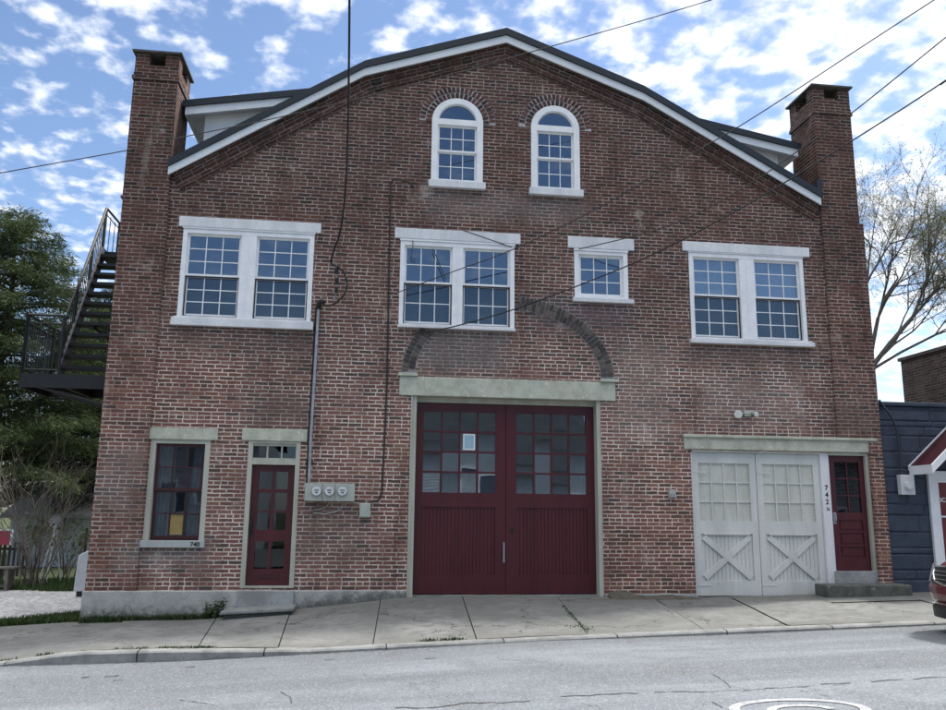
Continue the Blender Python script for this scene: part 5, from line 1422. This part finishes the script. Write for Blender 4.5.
# ------------------------------------------------------------------ across the street (mirrored in the glass)
M['housepane'] = simple('street_house_glass', (.10, .12, .15), .1)
def house(X0, X1, Y, H, mat, label, roofh=2.6, xs=()):
    h = thing('street_house', None, label, 'house', 'houses across the street')
    mb = MB(); z = -.3
    mb.box(X0, X1, Y - 8, Y, -.5, H)
    while z < H - .1: mb.box(X0, X1, Y, Y + .012, z, z + .02); z += .14
    mb.build('wall', mat, h)
    mb = MB(); mb.face([(X0 - .4, Y + .5, H - .1), (X0 - .4, Y - 4, H + roofh), (X1 + .4, Y - 4, H + roofh), (X1 + .4, Y + .5, H - .1)][::-1]); mb.face([(X0 - .4, Y - 8.5, H - .1), (X1 + .4, Y - 8.5, H - .1), (X1 + .4, Y - 4, H + roofh), (X0 - .4, Y - 4, H + roofh)][::-1])
    mb.build('roof', M['shingle_dark'], h)
    for x in xs:
        for z0_, z1_ in ((.9, 2.2), (3.4, 4.7)):
            if z1_ < H:
                f = MB(); frame4(f, x, x + .95, z0_, z1_, .1, .1, .1, .1, Y + .0, Y + .06); f = f.build('window', M['white'], h)
                MB().box(x + .1, x + .85, Y + .02, Y + .03, z0_ + .1, z1_ - .1).build('glass_pane', M['housepane'], f)
    return h
house(-14, -4.8, -23, 4.9, M['siding'], 'white sided two storey house across the street, leftmost', 3.0, xs=(-12.5, -10, -7.2))
house(.2, 12.4, -23.5, 4.55, M['siding'], 'long pale sided house with a tall dark roof across the street, in the middle', 4.6, xs=(1.4, 4.6, 7.6, 10.4))
house(15.5, 28, -24, 4.4, M['grey_trim'], 'grey sided house across the street on the right', 4.0, xs=(17, 19.5, 22.5, 25))

# ------------------------------------------------------------------ light
SUN_EL, SUN_AZ = rad(54), rad(72)      # azimuth from +y towards +x
w = bpy.data.worlds.new('World'); bpy.context.scene.world = w; w.use_nodes = True; nt = w.node_tree
for n_ in list(nt.nodes): nt.nodes.remove(n_)
sky = nt.nodes.new('ShaderNodeTexSky'); sky.sky_type = 'NISHITA'; sky.sun_disc = False; sky.sun_elevation = SUN_EL; sky.sun_rotation = SUN_AZ
sky.air_density = 1.0; sky.dust_density = .6; sky.ozone_density = 1.4
dirn = nt.nodes.new('ShaderNodeTexCoord').outputs['Generated']
sp = nt.nodes.new('ShaderNodeSeparateXYZ'); lk(nt, dirn, sp.inputs[0])
zz = mth(nt, 'ADD', mth(nt, 'MAXIMUM', sp.outputs[2], 0), .18)
cb_ = nt.nodes.new('ShaderNodeCombineXYZ'); lk(nt, mth(nt, 'DIVIDE', sp.outputs[0], zz), cb_.inputs[0]); lk(nt, mth(nt, 'DIVIDE', sp.outputs[1], zz), cb_.inputs[1])
cb_.inputs[2].default_value = 3.1
n1 = noise(nt, cb_.outputs[0], 14.5, 9, .53); n0 = noise(nt, cb_.outputs[0], 2.2, 3, .5)
sund = nt.nodes.new('ShaderNodeVectorMath'); sund.operation = 'DOT_PRODUCT'; lk(nt, dirn, sund.inputs[0])
sund.inputs[1].default_value = Vector((math.sin(rad(50)), math.cos(rad(50)), .45)).normalized()
bias = ss(nt, sund.outputs['Value'], .72, .96, 0, .10)
cov = mth(nt, 'ADD', mth(nt, 'ADD', n1, mth(nt, 'MULTIPLY', mth(nt, 'SUBTRACT', n0, .5), .28)), bias)
mask = ss(nt, cov, .472, .69)
n2 = noise(nt, cb_.outputs[0], 9, 6, .6)
ccol = mix(nt, ss(nt, n2, .3, .7), (5.6, 6.1, 7.0), (7.4, 7.7, 8.3))
ccol = mix(nt, ss(nt, cov, .55, .8), ccol, (8.6, 8.75, 9.0))
skyc = mix(nt, 1.0, sky.outputs[0], (1.12, 1.15, 1.22), 'MULTIPLY')
back = mth(nt, 'MULTIPLY', ss(nt, sp.outputs[1], -.2, -.6), ss(nt, sp.outputs[2], .66, .8, 1, 0))
mask = mth(nt, 'MULTIPLY', mask, mth(nt, 'MULTIPLY_ADD', back, -.8, 1.0))
fin = mix(nt, mth(nt, 'MULTIPLY', mask, .88), skyc, ccol)
high = ss(nt, mth(nt, 'ADD', sp.outputs[2], mth(nt, 'MULTIPLY', mth(nt, 'SUBTRACT', n1, .5), .35)), .60, .74)   # cloud fill added overhead, out of view, to brighten the shaded facade
fin = mix(nt, mth(nt, 'MULTIPLY', high, .9), fin, (17.0, 16.5, 15.9))
bg = nt.nodes.new('ShaderNodeBackground'); bg.inputs[1].default_value = .08; lk(nt, fin, bg.inputs[0])
wo = nt.nodes.new('ShaderNodeOutputWorld'); lk(nt, bg.outputs[0], wo.inputs[0])
sl_ = bpy.data.lights.new('sun', 'SUN'); sl_.energy = 2.5; sl_.angle = rad(5); sl_.color = (1, .96, .9)
so = bpy.data.objects.new('sun', sl_); C.objects.link(so)
sv = Vector((math.sin(SUN_AZ) * math.cos(SUN_EL), math.cos(SUN_AZ) * math.cos(SUN_EL), math.sin(SUN_EL)))
so.rotation_euler = sv.to_track_quat('Z', 'Y').to_euler(); so.location = (20, 10, 30)
sc = bpy.context.scene
sc.view_settings.view_transform = 'Standard'; sc.view_settings.look = 'None'; sc.view_settings.exposure = 1.05; sc.view_settings.gamma = 1
sc.view_settings.use_curve_mapping = False
sc.cycles.transparent_max_bounces = 16; sc.cycles.max_bounces = 8
